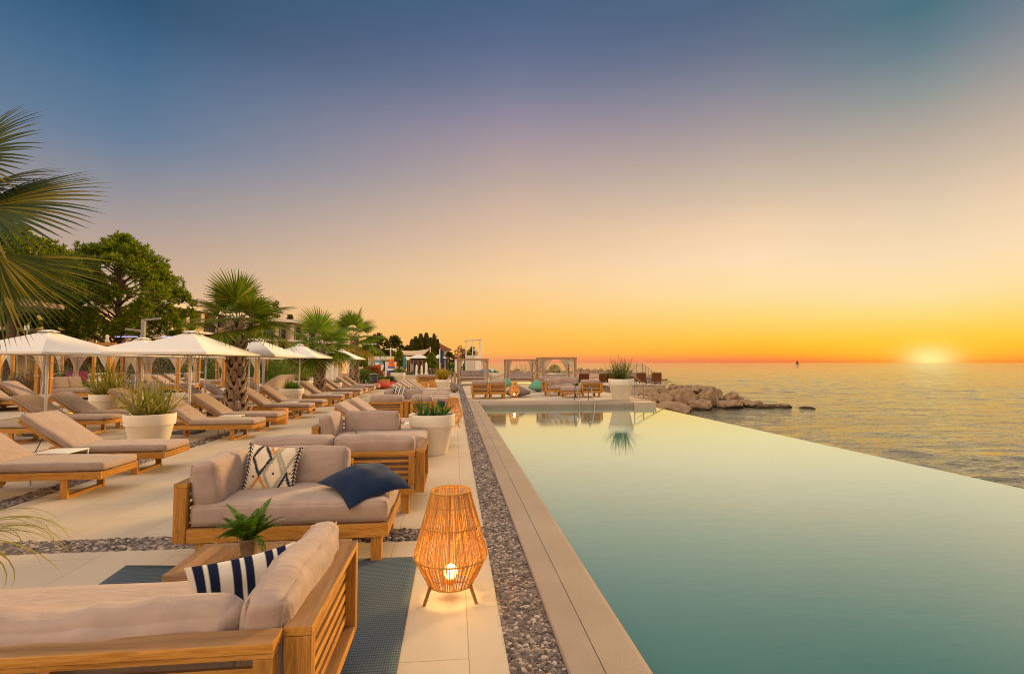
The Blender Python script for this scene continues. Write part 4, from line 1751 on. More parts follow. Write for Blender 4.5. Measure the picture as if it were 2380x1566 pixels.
palm((-5.70, 14.65, 0), 2.55, .23, .15, 'fan palm with a thick diamond patterned trunk among the front row loungers', nleaf=18, Rl=.92, pet=.72, seed=6, dry=1, autolo=-12)
palm((-5.75, 23.6, 0), 2.25, .22, .14, 'fan palm second from the camera, left of two palms close together', nleaf=17, Rl=1.05, pet=.85, seed=7, dry=1, mat=PALMLEAF2)
palm((-5.95, 32.6, 0), 3.05, .26, .17, 'fan palm farthest along the lounger row, above the red beanbag', nleaf=17, Rl=1.15, pet=1.0, seed=12, dry=2, mat=PALMLEAF2)
# the big one stands outside the frame on the left, only its fronds reach in
P1 = Vector((-5.75, 5.6, 0))
lv = [(R(a_), R(l_), 1.0, False) for a_, l_ in ((100, 60), (160, 40), (200, 55), (250, 35), (140, 10), (220, 0), (180, -25), (30, 80), (120, -20), (240, -40))]
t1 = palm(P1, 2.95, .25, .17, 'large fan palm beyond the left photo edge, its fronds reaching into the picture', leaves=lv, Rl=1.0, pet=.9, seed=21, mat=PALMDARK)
random.seed(77)
mb, mbd, pt = MB(), MB(), MB()
crown0 = Vector((0, 0, 3.0))
for hx_, hy, Y, tx, ty, Rl_, droop, nrm_, spread, dry in (
        (-90, 370, 5.6, 85, 290, .86, .18, (.2, -1, .5), 95, 0), (-45, 480, 5.5, 232, 482, 1.10, .16, (.1, -.9, .75), 95, 0), (-70, 440, 5.9, 110, 400, .85, .2, (.2, -.8, .9), 70, 0),
        (-20, 600, 5.3, 175, 735, 1.0, .20, (.45, -.9, .35), 52, 1), (-10, 585, 5.2, 40, 740, .66, .35, (.2, -1, .1), 60, 1)):
    hub, tip = atY(hx_, hy, Y) - P1, atY(tx, ty, Y - .2) - P1
    fan(mbd if dry else mb, hub, tip - hub, Vector(nrm_), Rl_, 46, spread, droop, rnd_=random)
    m_ = crown0.lerp(hub, .5) + Vector((0, 0, .12))
    pt.tube([crown0, m_, hub], [.024, .016, .011], 6, False)
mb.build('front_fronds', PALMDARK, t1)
mbd.build('lower_fronds', leafmat('palm_leaf_golden', (.03, .055, .004), (.10, .11, .008), (.42, .29, .03), .3), t1)
pt.build('petioles', YUCCAG, t1, True)

# blades of a plant in the bottom left corner
t = empty('corner_plant', (-2.66, 3.12, 0))
tag(t, 'plant with thin arching yellow green blades entering at the lower left edge', 'plant')
mb = MB()
random.seed(5)
for k in range(46):
    a = random.uniform(-1.5, 1.3)
    blade(mb, (0, 0, .66 + random.uniform(-.05, .03)), a, R(random.uniform(5, 35)), random.uniform(.4, .72), .011, random.uniform(1.0, 2.6), 9)
mb.build('foliage', YUCCA, t)
mb = MB()
for k in range(7):
    mb.tube([(random.uniform(-.05, .05), random.uniform(-.05, .05), 0), (0, 0, .68)], .008, 5)
mb.build('stem', YUCCAG, t)

# ------------------------------------------------------------------ trees


def pine(loc, H, Rc, label, seed=1, n=2600, mat=PINELEAF, trunk_r=.32, base=.28, flat=.8, name='pine_tree', tuft=.40, trunkmat=BARK, clump=34, squeeze=1.0, blade_w=.028, per=13, fine=1.0):
    random.seed(seed)
    t = empty(name, loc)
    tag(t, label, 'tree')
    mb = MB()
    mb.tube([(0, 0, 0), (.1 * trunk_r, 0, H * .3), (-.2 * trunk_r, .1, H * .6), (0, 0, H * .88)], [trunk_r, trunk_r * .8, trunk_r * .5, trunk_r * .15], 12)
    cl = []
    for k in range(clump):
        f = (k + .5) / clump
        z = H * (base + (1 - base) * (.05 + .90 * f))
        a = k * 2.39996 + random.uniform(-.4, .4)
        prof = math.sin(math.pi * min(1, (f * .82 + .22))) ** .75
        r = Rc * prof * (random.uniform(.45, .95) if fine == 1 else random.uniform(.35, 1.0) ** .6)
        c = Vector((r * math.cos(a), r * math.sin(a) * squeeze, z))
        s = Rc * random.uniform(.20, .36) * fine
        cl.append((c, s))
        root = Vector((0, 0, max(H * base * .8, z - r * random.uniform(.3, .7))))
        m = root.lerp(c, .5) + Vector((0, 0, .12 * r))
        mb.tube([root, m, c], [trunk_r * .20, trunk_r * .11, .02], 6, False)
    mb.build('trunk', trunkmat, t, True)
    mb = MB()
    per_c = n // clump
    for c, s in cl:
        for q in range(per_c):
            th, ph = random.uniform(0, 6.283), math.acos(random.uniform(-.6, 1))
            rr = s * random.uniform(.35, 1.05)
            p = c + Vector((rr * math.sin(ph) * math.cos(th), rr * math.sin(ph) * math.sin(th), rr * math.cos(ph) * flat))
            ax_ = Vector((math.sin(ph) * math.cos(th), math.sin(ph) * math.sin(th), math.cos(ph) + .5)).normalized()
            for w in range(per):
                d = (ax_ + Vector((random.gauss(0, .55), random.gauss(0, .55), random.gauss(0, .45)))).normalized()
                L = tuft * random.uniform(.6, 1.1)
                s_ = d.cross(Vector((random.gauss(0, 1), random.gauss(0, 1), random.gauss(0, 1))))
                if s_.length < .01:
                    continue
                s_.normalize()
                wd = blade_w * random.uniform(.8, 1.4)
                mb.add([p - s_ * wd * .4, p + d * L * .6 - s_ * wd, p + d * L, p + d * L * .6 + s_ * wd, p + s_ * wd * .4], [(0, 1, 2, 3, 4)])
    mb.build('crown', mat, t)
    return t


q = atY(272, 843, 45)
pine((q.x, 45, 0), 11.7, 5.4, 'big round crowned pine behind the nearest umbrellas', 2, 5600, base=.27, clump=92, tuft=.40, blade_w=.028, trunk_r=.36, fine=.56, per=12)
q = atY(22, 843, 38)
pine((q.x, 38, 0), 10.4, 4.0, 'pine at the left photo edge beside the slatted roof', 5, 2400, base=.52, clump=60, tuft=.38, blade_w=.03, trunk_r=.34, fine=.62)

far = [  # x, top y, Y, half width px, kind, label
    (455, 690, 120, 16, 'b', 'dark tree on the hill left of the big palm crown, beside the hotel roof'), (640, 695, 120, 22, 'p', 'conical dark tree rising right of the big palm crown'),
    (675, 728, 130, 22, 'b', 'low dark tree crown above the right hotel roof'), (880, 778, 110, 34, 'b', 'dark broad tree left in the distant grove'),
    (918, 782, 115, 32, 'b', 'dark broad tree right in the distant grove'), (848, 800, 100, 22, 'b', 'small dark tree behind the third palm'),
    (948, 803, 118, 18, 'b', 'low tree between the grove and the cypresses'), (862, 812, 95, 26, 'b', 'bushy green tree low behind the third palm'),
    (900, 815, 95, 30, 'b', 'spreading dark tree above the beach huts'),
    (1045, 818, 105, 18, 'b', 'round green tree right of the red roofed house'), (1098, 806, 95, 18, 'b', 'green leaning tree behind the lifeguard tower'),
    (1085, 818, 100, 16, 'b', 'grey green tree left behind the lifeguard tower')]
for i, (x, yt, Y, hw, k, lab) in enumerate(far):
    p = atY(x, yt, Y)
    H = p.z
    r = hw * Y / F
    pine((p.x, Y, 0), H, r, lab, 20 + i, 700, DARKLEAF if i not in (7, 10) else PINELEAF, .25, .12, .8, 'distant_tree', r * .16, clump=26, blade_w=r * .030, per=9)
for i, (x, yt, hw) in enumerate(((958, 792, 7), (966, 786, 8), (978, 779, 9), (991, 777, 9), (1001, 788, 6), (1009, 779, 5), (1017, 792, 5))):
    Y = 108 + i
    p = atY(x, yt, Y)
    t = empty('cypress', (p.x, Y, 0))
    tag(t, 'dark cypress, %s from the left in the distant cypress group' % ORD[i], 'tree', 'cypresses before the red roofed house')
    MB().tube([(0, 0, 0), (0, 0, p.z * .6)], [.2, .08], 8).build('trunk', BARK, t)
    mb = MB()
    random.seed(50 + i)
    rr0 = hw * Y / F
    for k in range(1500):
        f = random.random() ** 1.1
        a = random.uniform(0, 6.283)
        w = rr0 * (math.sin(math.pi * min(1, (1 - f) * .80 + .03)) ** .8) * random.uniform(.6, 1.12)
        c = Vector((w * math.cos(a), w * math.sin(a), .4 + (p.z - .5) * f))
        d = Vector((math.cos(a) * .35, math.sin(a) * .35, 1)).normalized()
        s_ = Vector((-math.sin(a), math.cos(a), 0))
        L, wd = .6, .16
        mb.add([c, c + d * L * .5 - s_ * wd, c + d * L, c + d * L * .5 + s_ * wd], [(0, 1, 2, 3)])
    mb.build('crown', DARKLEAF, t)
# bare scrubby trees left of the tower
for i, (x, yt) in enumerate(((1070, 806), (1080, 812))):
    p = atY(x, yt, 98)
    pine((p.x, 98, 0), p.z, 1.3, ['thin bare branched tree near the tower, taller one', 'thin bare branched tree near the tower, lower one'][i], 70 + i, 260, SCRUB, .12, .3, .9, 'bare_tree', .35, clump=16, blade_w=.02, per=6)
for i, (x, yt, Y, hw, lab) in enumerate(((928, 812, 62, 15, 'low umbrella shaped tree above the beach bar sails, left'), (1003, 820, 60, 17, 'round green tree in front of the white bar canopy'))):
    p = atY(x, yt, Y)
    pine((p.x, Y, 0), p.z, hw * Y / F, lab, 80 + i, 800, PINELEAF, .12, .35, .6, 'small_tree', .16, clump=22, blade_w=.022, per=9)


def bush(loc, rx, ry, rz_, label, mat, seed=1, n=1800, leaf=.10, name='shrub', w=.016, up=.5):
    random.seed(seed)
    t = empty(name, loc)
    tag(t, label, 'shrub')
    mb = MB()
    for k in range(n):
        th, ph = random.uniform(0, 6.283), math.acos(random.uniform(0, 1))
        lump = 1 + .22 * noise.noise(Vector((math.cos(th) * 1.8, math.sin(th) * 1.8, ph * 1.6 + seed)))
        rr = random.uniform(.6, 1.0) * lump
        p = Vector((rx * rr * math.sin(ph) * math.cos(th), ry * rr * math.sin(ph) * math.sin(th), rz_ * rr * math.cos(ph)))
        blade(mb, p, random.uniform(0, 6.28), R(random.uniform(10, 85)), leaf * random.uniform(.6, 1.2), w, .4, 2)
    mb.build('foliage', mat, t)
    mb = MB()
    for k in range(5):
        a = k * 1.3
        mb.tube([(0, 0, 0), (rx * .5 * math.cos(a), ry * .5 * math.sin(a), rz_ * .7)], .02, 5)
    mb.build('stem', BARK, t)
    return t


# hedges and beds behind the cabanas: x, Y, halfwidth m, height m
hz = [(-10, 46, 4.0, 3.0, GREYLEAF, 'tall olive shrub bank at the far left edge below the restaurant'), (75, 48, 4.0, 2.7, DARKLEAF, 'dark shrub bank under the restaurant windows'),
      (160, 50, 4.2, 2.9, GREYLEAF, 'olive shrub bank right of the restaurant windows'), (250, 52, 4.4, 2.7, DARKLEAF, 'dark shrub bank below the big pine'),
      (345, 54, 4.4, 2.7, GREYLEAF, 'olive shrub bank behind the square lamp post'), (430, 56, 4.4, 2.6, DARKLEAF, 'dark shrub bank behind the third cabana row'),
      (510, 56, 4.0, 2.6, GREENLEAF, 'green shrub bank left of the big palm trunk'), (600, 56, 3.6, 2.8, GREENLEAF, 'green shrub bank right of the big palm trunk'),
      (680, 58, 3.4, 2.4, GREENLEAF, 'green shrub bank behind the striped curtain wall'),
      (30, 26, 1.4, 1.15, GREYLEAF, 'grey green heather like shrub at the left edge, behind the cabana loungers'),
      (85, 27, 1.0, 1.15, REDLEAF, 'russet brown shrub beside the grey shrub at the left'),
      (105, 24.5, .9, .62, GREYLEAF, 'low grey cushion shrub between the two cabana loungers'),
      (172, 26, 1.4, .80, GREENLEAF, 'clipped bright green hedge below the purple panel'),
      (120, 34, 1.9, 1.5, GREYLEAF, 'grey olive shrub behind the first cabana curtains'),
      (235, 40, 2.6, 1.7, GREYLEAF, 'olive shrub behind the curtain left of the yellow planters'),
      (335, 38, 2.0, 1.6, GREYLEAF, 'grey shrub behind the second cabana'),
      (470, 40, 2.0, 1.5, GREENLEAF, 'green shrub seen between two umbrella poles'),
      (520, 42, 2.0, 1.7, GREENLEAF, 'green shrub just left of the big palm trunk'),
      (590, 40, 1.7, 1.9, GREENLEAF, 'tall green shrub just right of the big palm trunk'),
      (628, 41, 1.6, 1.9, GREENLEAF, 'tall green shrub behind the curved white wall'),
      (420, 44, 2.4, 1.8, GREYLEAF, 'grey olive shrub behind the third cabana'),
      (660, 44, 1.6, 1.5, GREENLEAF, 'green shrub behind the tall yellowish blades'),
      (851, 36, .85, 1.1, GREENLEAF, 'bright green bush left of the dark bin'),
      (883, 40, .7, .55, GREENLEAF, 'leafy green plant just right of the dark bin'),
      (905, 38, .6, .6, GREENLEAF, 'feathery green plant left of the olive bush planter'),
      (866, 52, 1.0, 1.2, REDLEAF, 'brownish shrub behind the bright green bush'),
      (880, 88, 2.4, 2.2, AGAVE, 'dark shrub behind the furled umbrellas'), (918, 88, 2.0, 2.4, AGAVE, 'dark green shrub right of the striped wind sock'),
      (1000, 60, 4.0, .6, GREYLEAF, 'row of low grey shrubs before the beach bar'), (1060, 78, 2.5, 1.7, AGAVE, 'dark bush by the white cabins')]
for i, (x, Y, hw, h, mt, lab) in enumerate(hz):
    q = atY(x, 860, Y)
    bush((q.x, Y, 0), hw, hw * .8, h, lab, mt, 100 + i, 1700, .16 if Y < 33 else (.22 if Y < 45 else .42), w=.016 if Y < 33 else (.03 if Y < 45 else .06))
# ------------------------------------------------------------------ cabanas


def curtain(mb, x, y, z1, z0, w_top, axis=0, tie=.5, out=1, n=26, seed=0, flare=.24):
    """curtain gathered to a post: hangs from z1, tied at height fraction tie; spreads along the axis at the top"""
    vs, fs = [], []
    rows = 16
    for j in range(rows + 1):
        f = j / rows                    # 0 top, 1 bottom
        z = z1 + (z0 - z1) * f
        k = tie
        if f < k:
            w = w_top * (1 - f / k) ** 1.3 + .09
        else:
            w = .09 + (flare - .09) * ((f - k) / (1 - k)) ** .7
        for i in range(n + 1):
            u = i / n
            dpt = .028 * math.sin(u * 22 + seed + f * 1.5) * (1.0 if abs(f - k) > .06 else .4)
            a = out * u * w + (0 if f < k else -out * .02)
            p = (x + a, y + dpt, z) if axis == 0 else (x + dpt, y + a, z)
            vs.append(p)
    for j in range(rows):
        for i in range(n):
            a = j * (n + 1) + i
            fs.append((a, a + 1, a + n + 2, a + n + 1))
    mb.add(vs, fs)
    kz = z1 + (z0 - z1) * tie


def cabana(loc, W, D, H, label, mat=TEAK, bed='loungers', rz=0, glow=False, cloth=CURTAIN, z_plat=.28, wt_=.55):
    t = empty('cabana', loc, rz)
    tag(t, label, 'cabana')
    ps = .065
    for i, (x, y) in enumerate(((0, 0), (W, 0), (0, D), (W, D))):
        MB().box(x - ps, x + ps, y - ps, y + ps, 0, H - .001, b=.004).build('post', mat, t)
    mb = MB()
    mb.box(-.10, W + .10, -.08, .06, H, H + .12)
    mb.box(-.10, W + .10, D - .06, D + .08, H, H + .12)
    mb.box(-.10, .04, .061, D - .061, H + .002, H + .118)
    mb.box(W - .04, W + .10, .061, D - .061, H + .002, H + .118)
    for k in range(5):
        x = W * (k + 1) / 6
        mb.box(x - .02, x + .02, .061, D - .061, H + .02, H + .10)
    mb.build('roof_frame', mat, t)
    for i, (x, y, o_) in enumerate(((0, 0, 1), (W, 0, -1), (0, D, 1), (W, D, -1))):
        mb = MB()
        curtain(mb, x + o_ * .04, y + (.10 if y == 0 else -.1), H - .02, .12, wt_, 0, .52, o_, seed=i * 2 + loc[0])
        curtain(mb, x + (.09 if o_ > 0 else -.09), y + (.04 if y == 0 else -.04), H - .02, .12, wt_ * .9, 1, .52, 1 if y == 0 else -1, seed=i + 5)
        mb.build('curtain', cloth, t, True)
        MB().tube([(x + .10 * math.cos(a * .7), y + .10 * math.sin(a * .7), H * .50 + (.01 * (a % 2))) for a in range(10)], .014, 5).build('tie', cloth, t)
    mb = MB()
    mb.box(.07, W - .07, .07, D - .07, z_plat - .14, z_plat)
    mb.build('platform', mat, t)
    if bed == 'loungers':
        for k in range(2):
            x0 = .12 + k * (W - .2) / 2
            mb = MB()
            cw = (W - .34) / 2
            cushion(mb, cw, D * .55, .11, TR(x0 + cw / 2, D * .36, z_plat + .065), .03, .01, 4 + k, .004, 5)
            mb.build('seat_cushion', CUSHION, t, True)
            mb = MB()
            cushion(mb, cw, .62, .11, TR(x0 + cw / 2, D * .36 + D * .275 + .24, z_plat + .25, rx=R(40)), .03, .01, 8 + k, .004, 5)
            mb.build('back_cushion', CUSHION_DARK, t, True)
    elif bed == 'side':
        pass
    else:
        mb = MB()
        cushion(mb, W - .3, D - .4, .14, TR(W / 2, D / 2, z_plat + .08), .03, .01, 4, .004, 6)
        mb.build('mattress', CUSHION, t, True)
        for k in range(2):
            mb = MB()
            cushion(mb, (W - .5) / 2, .5, .18, TR(.25 + (k + .5) * (W - .5) / 2, D - .35, z_plat + .36, rx=R(75)), .05, .03, 6 + k, .01, 6)
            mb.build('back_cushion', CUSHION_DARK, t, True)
    if glow:
        MB().box(.10, W - .1, .06, .066, .03, .07).build('light_strip', led.m, t)
    return t


# left row on the raised terrace
cy = [17.4, 22.6, 27.9, 33.1, 38.3]
names = ['wooden cabana at the left edge with two loungers and a tied cream curtain', 'wooden cabana with bunched cream curtains behind the yellow bladed planters',
         'wooden cabana with tied curtains left of the umbrella pole', 'wooden cabana with a cream curtain just left of the big palm trunk', 'wooden cabana frame with a tied curtain right of the green shrubs']
for i, (y, lab) in enumerate(zip(cy, names)):
    c_ = cabana((-13.6, y, .13), 2.1, 2.6, 1.92, lab, mat=TEAK, bed='none' if i else 'side', rz=R(90))
    if i == 0:
        continue
for i, (y, lab) in enumerate(((17.9, 'near taupe lounger with raised back under the left edge cabana'), (19.0, 'far taupe lounger with raised back under the left edge cabana'),
                              (28.4, 'taupe lounger with raised back under the third cabana, left of the pair'), (29.6, 'taupe lounger with raised back under the third cabana, right of the pair'))):
    lounger(LB, (-12.6 if i < 2 else -13.0, y, .13), lab, group='cabana loungers')
# far deck row
FARTEAK = wood('teak_far', (.24, .13, .06), (.34, .20, .10), (.44, .27, .14))
cabana((.30, 37.9, 0), 2.1, 2.2, 1.78, 'first far cabana with grey bed and pale curtains, in front of the lifeguard tower', FARTEAK, 'bed', z_plat=.42, wt_=.20)
cabana((4.05, 39.7, 0), 2.2, 2.2, 1.75, 'middle far cabana with two raised loungers over a glowing light strip', FARTEAK, 'loungers', glow=True, z_plat=.35, wt_=.22)
cabana((5.68, 33.6, 0), 2.15, 2.1, 1.84, 'right far cabana with four tied curtains, behind the deck sofas', FARTEAK, 'none', z_plat=.2, wt_=.5)


# beanbags
def beanbag(loc, rx, ry, h, mat, label, seed=1, rz=0, flat=.0):
    t = empty('beanbag', loc, rz)
    tag(t, label, 'beanbag')
    bm = bmesh.new()
    bmesh.ops.create_icosphere(bm, subdivisions=4, radius=1)
    for v in bm.verts:
        p = v.co.copy()
        z = p.z
        r = (1 - abs(z) ** 2.6) ** .5 if abs(z) < 1 else 0
        if z > 0:
            zz = h * (.35 + .65 * z ** .9)
            k = 1 - .45 * z ** 1.5
        else:
            zz = h * .35 * (1 + z) ** .6
            k = .93 + .07 * (1 + z)
        hor = Vector((p.x, p.y, 0))
        if hor.length > 1e-5:
            hor = hor.normalized() * r
        q = Vector((hor.x * rx * k + (.18 * rx * max(0, z)), hor.y * ry * k, zz * (1 + .22 * hor.x * -1 * max(0, z))))
        q += noise.noise_vector(q * 2.6 + Vector((seed, 0, 0))) * .06 * h
        q += noise.noise_vector(q * 7 + Vector((seed, 3, 0))) * .025 * h
        q.z = max(0.002, q.z)
        v.co = q
    bm.verts.index_update()
    mb = MB()
    mb.add([v.co.copy() for v in bm.verts], [[v.index for v in f.verts] for f in bm.faces])
    bm.free()
    mb.build('bag', mat, t, True)
    mb = MB()
    mb.tube([(.15 * rx, 0, h * 1.0), (.15 * rx, .05, h * 1.05), (.22 * rx, .08, h * .98)], .015, 5)
    mb.build('handle', mat, t)
    return t


beanbag((3.03, 24.9, 0), .62, .5, .50, GREYBAG, 'large grey beanbag behind the far deck lantern', 1, .3)
beanbag((4.62, 29.0, 0), .50, .5, .62, MINT, 'mint green beanbag left of the far deck sofas', 2)
beanbag((3.35, 34.0, 0), .42, .45, .60, MINT, 'mint green beanbag partly behind the adjoining armchairs', 3, 2.5)
q = at(882, 904)
beanbag((q.x, q.y + .3, 0), .80, .5, .42, RED, 'large coral red beanbag at the end of the front lounger row', 4, 3.0)
q = at(904, 903)
beanbag((q.x + .1, q.y + 1.2, 0), .45, .4, .40, RED, 'smaller coral red beanbag right of the large one', 5)
q = at(1056, 912)
beanbag((q.x, q.y, 0), .30, .5, .55, GREYBAG, 'grey beanbag standing at the end of the lounger row by the gravel strip', 6)
for i, (x, Y, h) in enumerate(((1048.5, 37, .65), (1057, 36, .95))):
    q = atY(x, 880, Y)
    t = empty('bollard', (q.x, Y, 0))
    tag(t, ['shorter square wooden post beside the golden bladed planter', 'taller square wooden post left of the first far cabana'][i], 'post')
    MB().box(-.09, .09, -.09, .09, 0, h, b=.01).build('post_shaft', TEAK_GREY, t)
    MB().box(-.10, .10, -.10, .10, h + .001, h + .03).build('post_cap', TEAK_GREY, t)

# pool ladder
t = empty('pool_ladder', (0, 0, 0))
tag(t, 'polished steel pool ladder rails curving over the far coping', 'pool ladder')
for x in (5.08, 5.68):
    mb = MB()
    pts = [(x, 22.0, 0), (x, 21.98, .50)]
    for k in range(7):
        a = math.pi * .5 * k / 6
        pts.append((x, 21.90 - .10 * math.sin(a) + 0, .50 + .12 * math.sin(a * 1.0) if k < 6 else .61))
    pts += [(x, 21.50, .50), (x, 21.22, .22), (x, 21.02, -.05), (x, 20.98, -.8)]
    mb.tube(pts, .021, 10)
    mb.tube([(x, 21.99, .14), (x, 21.14, .11)], .014, 8)
    mb.build('handrail', STEEL, t, True)
for k in range(3):
    MB().box(5.08, 5.68, 20.96, 21.02, -.36 - k * .2, -.33 - k * .2).build('rung', STEEL, t)

# stair railing down to the sea beside the deck
t = empty('stair_railing', (0, 0, 0))
tag(t, 'sloping steel stair railing descending to the rocks beside the deck corner planter', 'railing')
mb = MB()
for k in range(4):
    dz = -.26 * k
    mb.tube([(8.75, 25.0, .97 + dz), (8.75, 21.3, -.16 + dz)], .022 if k == 0 else .014, 8)
mb.build('handrail', TEAK_GREY, t, True)
mb = MB()
for f in (.0, .33, .66, 1.0):
    y = 25.0 + (21.3 - 25.0) * f
    z = .97 + (-.16 - .97) * f
    MB().box(8.735, 8.765, y - .02, y + .02, z - 1.15, z).build('post', GREYMETAL, t)
t = empty('stone_steps', (0, 0, 0))
tag(t, 'pale concrete steps going down to the sea under the sloping railing', 'steps')
mb = MB()
for k in range(7):
    y1 = 25.2 - k * .55
    mb.box(8.27, 9.3, y1 - .55 + .003 * k, y1, -1.9, .0 - .17 * k - .02)
mb.build('stair_treads', CONCRETE, t)

# lower sun platform with brown woven loungers
t = empty('sun_platform', (8.3, 38.2, 0))
tag(t, 'low concrete sunbathing platform behind the boulders', 'platform')
MB().box(.0, 7.5, 0, 9.5, -2, -.13, b=.02).build('concrete_base', CONCRETE, t)
MB().box(.0, 7.55, -.05, 9.5, -.125, -.08, b=.01).build('deck_surface', TILE, t)


def wicker_lounger(loc, label, rz=0, white=False):
    t = empty('woven_lounger', loc, rz)
    tag(t, label, 'sun lounger', 'brown woven loungers on the platform')
    fm = WHITE_METAL if white else DARKMETAL
    for i, (x, y) in enumerate(((-.33, .05), (.33, .05), (-.33, 1.2), (.33, 1.2))):
        MB().box(x - .025, x + .025, y - .025, y + .025, 0, .28).build('leg', fm, t)
    mb = MB()
    mb.box(-.36, .36, .0, 1.3, .28, .33)
    mb.build('seat', WICKER, t)
    mb = MB()
    mb.box(-.38, .38, -.02, .02, 0, .62, TR(0, .05, .30, rx=R(14)), b=.01)
    mb.build('backrest', WICKER, t)
    mb = MB()
    mb.box(-.36, .36, -.05, .05, 0, .12, TR(0, .0, .86, rx=R(14)), b=.03)
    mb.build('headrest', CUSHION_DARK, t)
    mb = MB()
    mb.box(-.40, -.36, .0, 1.0, .33, .50)
    mb.box(.36, .40, .0, 1.0, .33, .50)
    mb.build('armrest', fm, t)
    return t


for i, (x, lab) in enumerate(((1357, 'brown woven lounger left of the ladder armchair top'), (1404, 'brown woven lounger half hidden behind white chairs'),
                              (1421, 'small brown woven lounger left behind the tall corner planter'), (1490, 'brown woven lounger just right of the tall corner planter'),
                              (1526, 'brown woven lounger with grey head cushion at the platform edge'))):
    Y = 38.8 if i > 2 else 37
    q = atY(x, 890, Y)
    wicker_lounger((q.x, Y, -.085 if q.x > 8.3 else 0), lab, 0, i in (1, 2))
q = atY(1508, 890, 39)
side_table((q.x, 39, -.085), 'white side table between the two brown woven loungers', s=.9)

# boulders
ROCK = Mat('limestone_boulder', (.36, .27, .19), .9, .15)
g = ROCK.coord(kind='Object')
gz = ROCK.n('ShaderNodeNewGeometry')
spz = ROCK.n('ShaderNodeSeparateXYZ')
ROCK.l(gz.outputs['Position'], spz.inputs[0])
c = ROCK.ramp(ROCK.noise(g, 2.0, 6, .65, .4), [(.25, (.14, .085, .045)), (.5, (.33, .22, .13)), (.75, (.46, .32, .20))])
# wet, weedy band just above the water line (a stain with a place of its own)
wet = ROCK.math('MULTIPLY', ROCK.math('SUBTRACT', ROCK.math('ADD', spz.outputs[2], ROCK.math('MULTIPLY', ROCK.noise(g, 3, 3), .35)), -1.22), 6.0)
wet = ROCK.math('MINIMUM', ROCK.math('MAXIMUM', wet, 0.0), 1.0)
c = ROCK.mix(wet, (.05, .035, .018), c)
ROCK.color(c)
ROCK.bump(ROCK.noise(g, 1.6, 8, .7), .8, .12)
ROCK.bump(ROCK.noise(g, 14, 5, .7), .5, .02)


def boulder_mesh(seed, sub=4):
    random.seed(seed)
    bm = bmesh.new()
    bmesh.ops.create_icosphere(bm, subdivisions=sub, radius=1)
    cuts = []
    for k in range(14):
        n_ = Vector((random.gauss(0, 1), random.gauss(0, 1), random.gauss(0, .7))).normalized()
        cuts.append((n_, random.uniform(.56, .84)))
    for v in bm.verts:
        p = v.co.copy()
        for n_, d in cuts:
            e = p.dot(n_) - d
            if e > 0:
                p -= n_ * e * .97
        p += p.normalized() * (noise.noise(p * 1.7 + Vector((seed * 3, 0, 0))) * .07 + noise.noise(p * 5 + Vector((0, seed, 0))) * .04)
        v.co = p
    bm.verts.index_update()
    mb = MB()
    mb.add([v.co.copy() for v in bm.verts], [[v.index for v in f.verts] for f in bm.faces])
    bm.free()
    return mb


BM_ = []
for s_ in range(6):
    o = boulder_mesh(s_ + 1).build('boulder', ROCK.m, None, True)
    BM_.append(o.data)
    bpy.data.objects.remove(o)
bn = 0


def boulder(x, yt, yb, hw, Y, label, rz=None, dz=0):
    """x centre px, top and base px rows, half width px, at distance Y"""
    global bn
    o = bpy.data.objects.new('boulder', BM_[bn % 6])
    COL.objects.link(o)
    a, b_ = atY(x, yt, Y), atY(x, yb, Y)
    h = max(.1, (a.z - b_.z))
    o.location = (a.x, Y + .3, (a.z + b_.z) / 2 + dz)
    r = hw * Y / F * 1.34
    o.scale = (r, r * .9, h * .74)
    o.rotation_euler = (0, 0, 0 if rz is None else rz)
    bn += 1
    tag(o, label, 'boulder', 'limestone boulders of the breakwater by the pool')
    return o


def zx(v):
    return (v / 2.38 + 2200) / 1.6134


def zy(v):
    return (v / 2.38 + 1300) / 1.6134


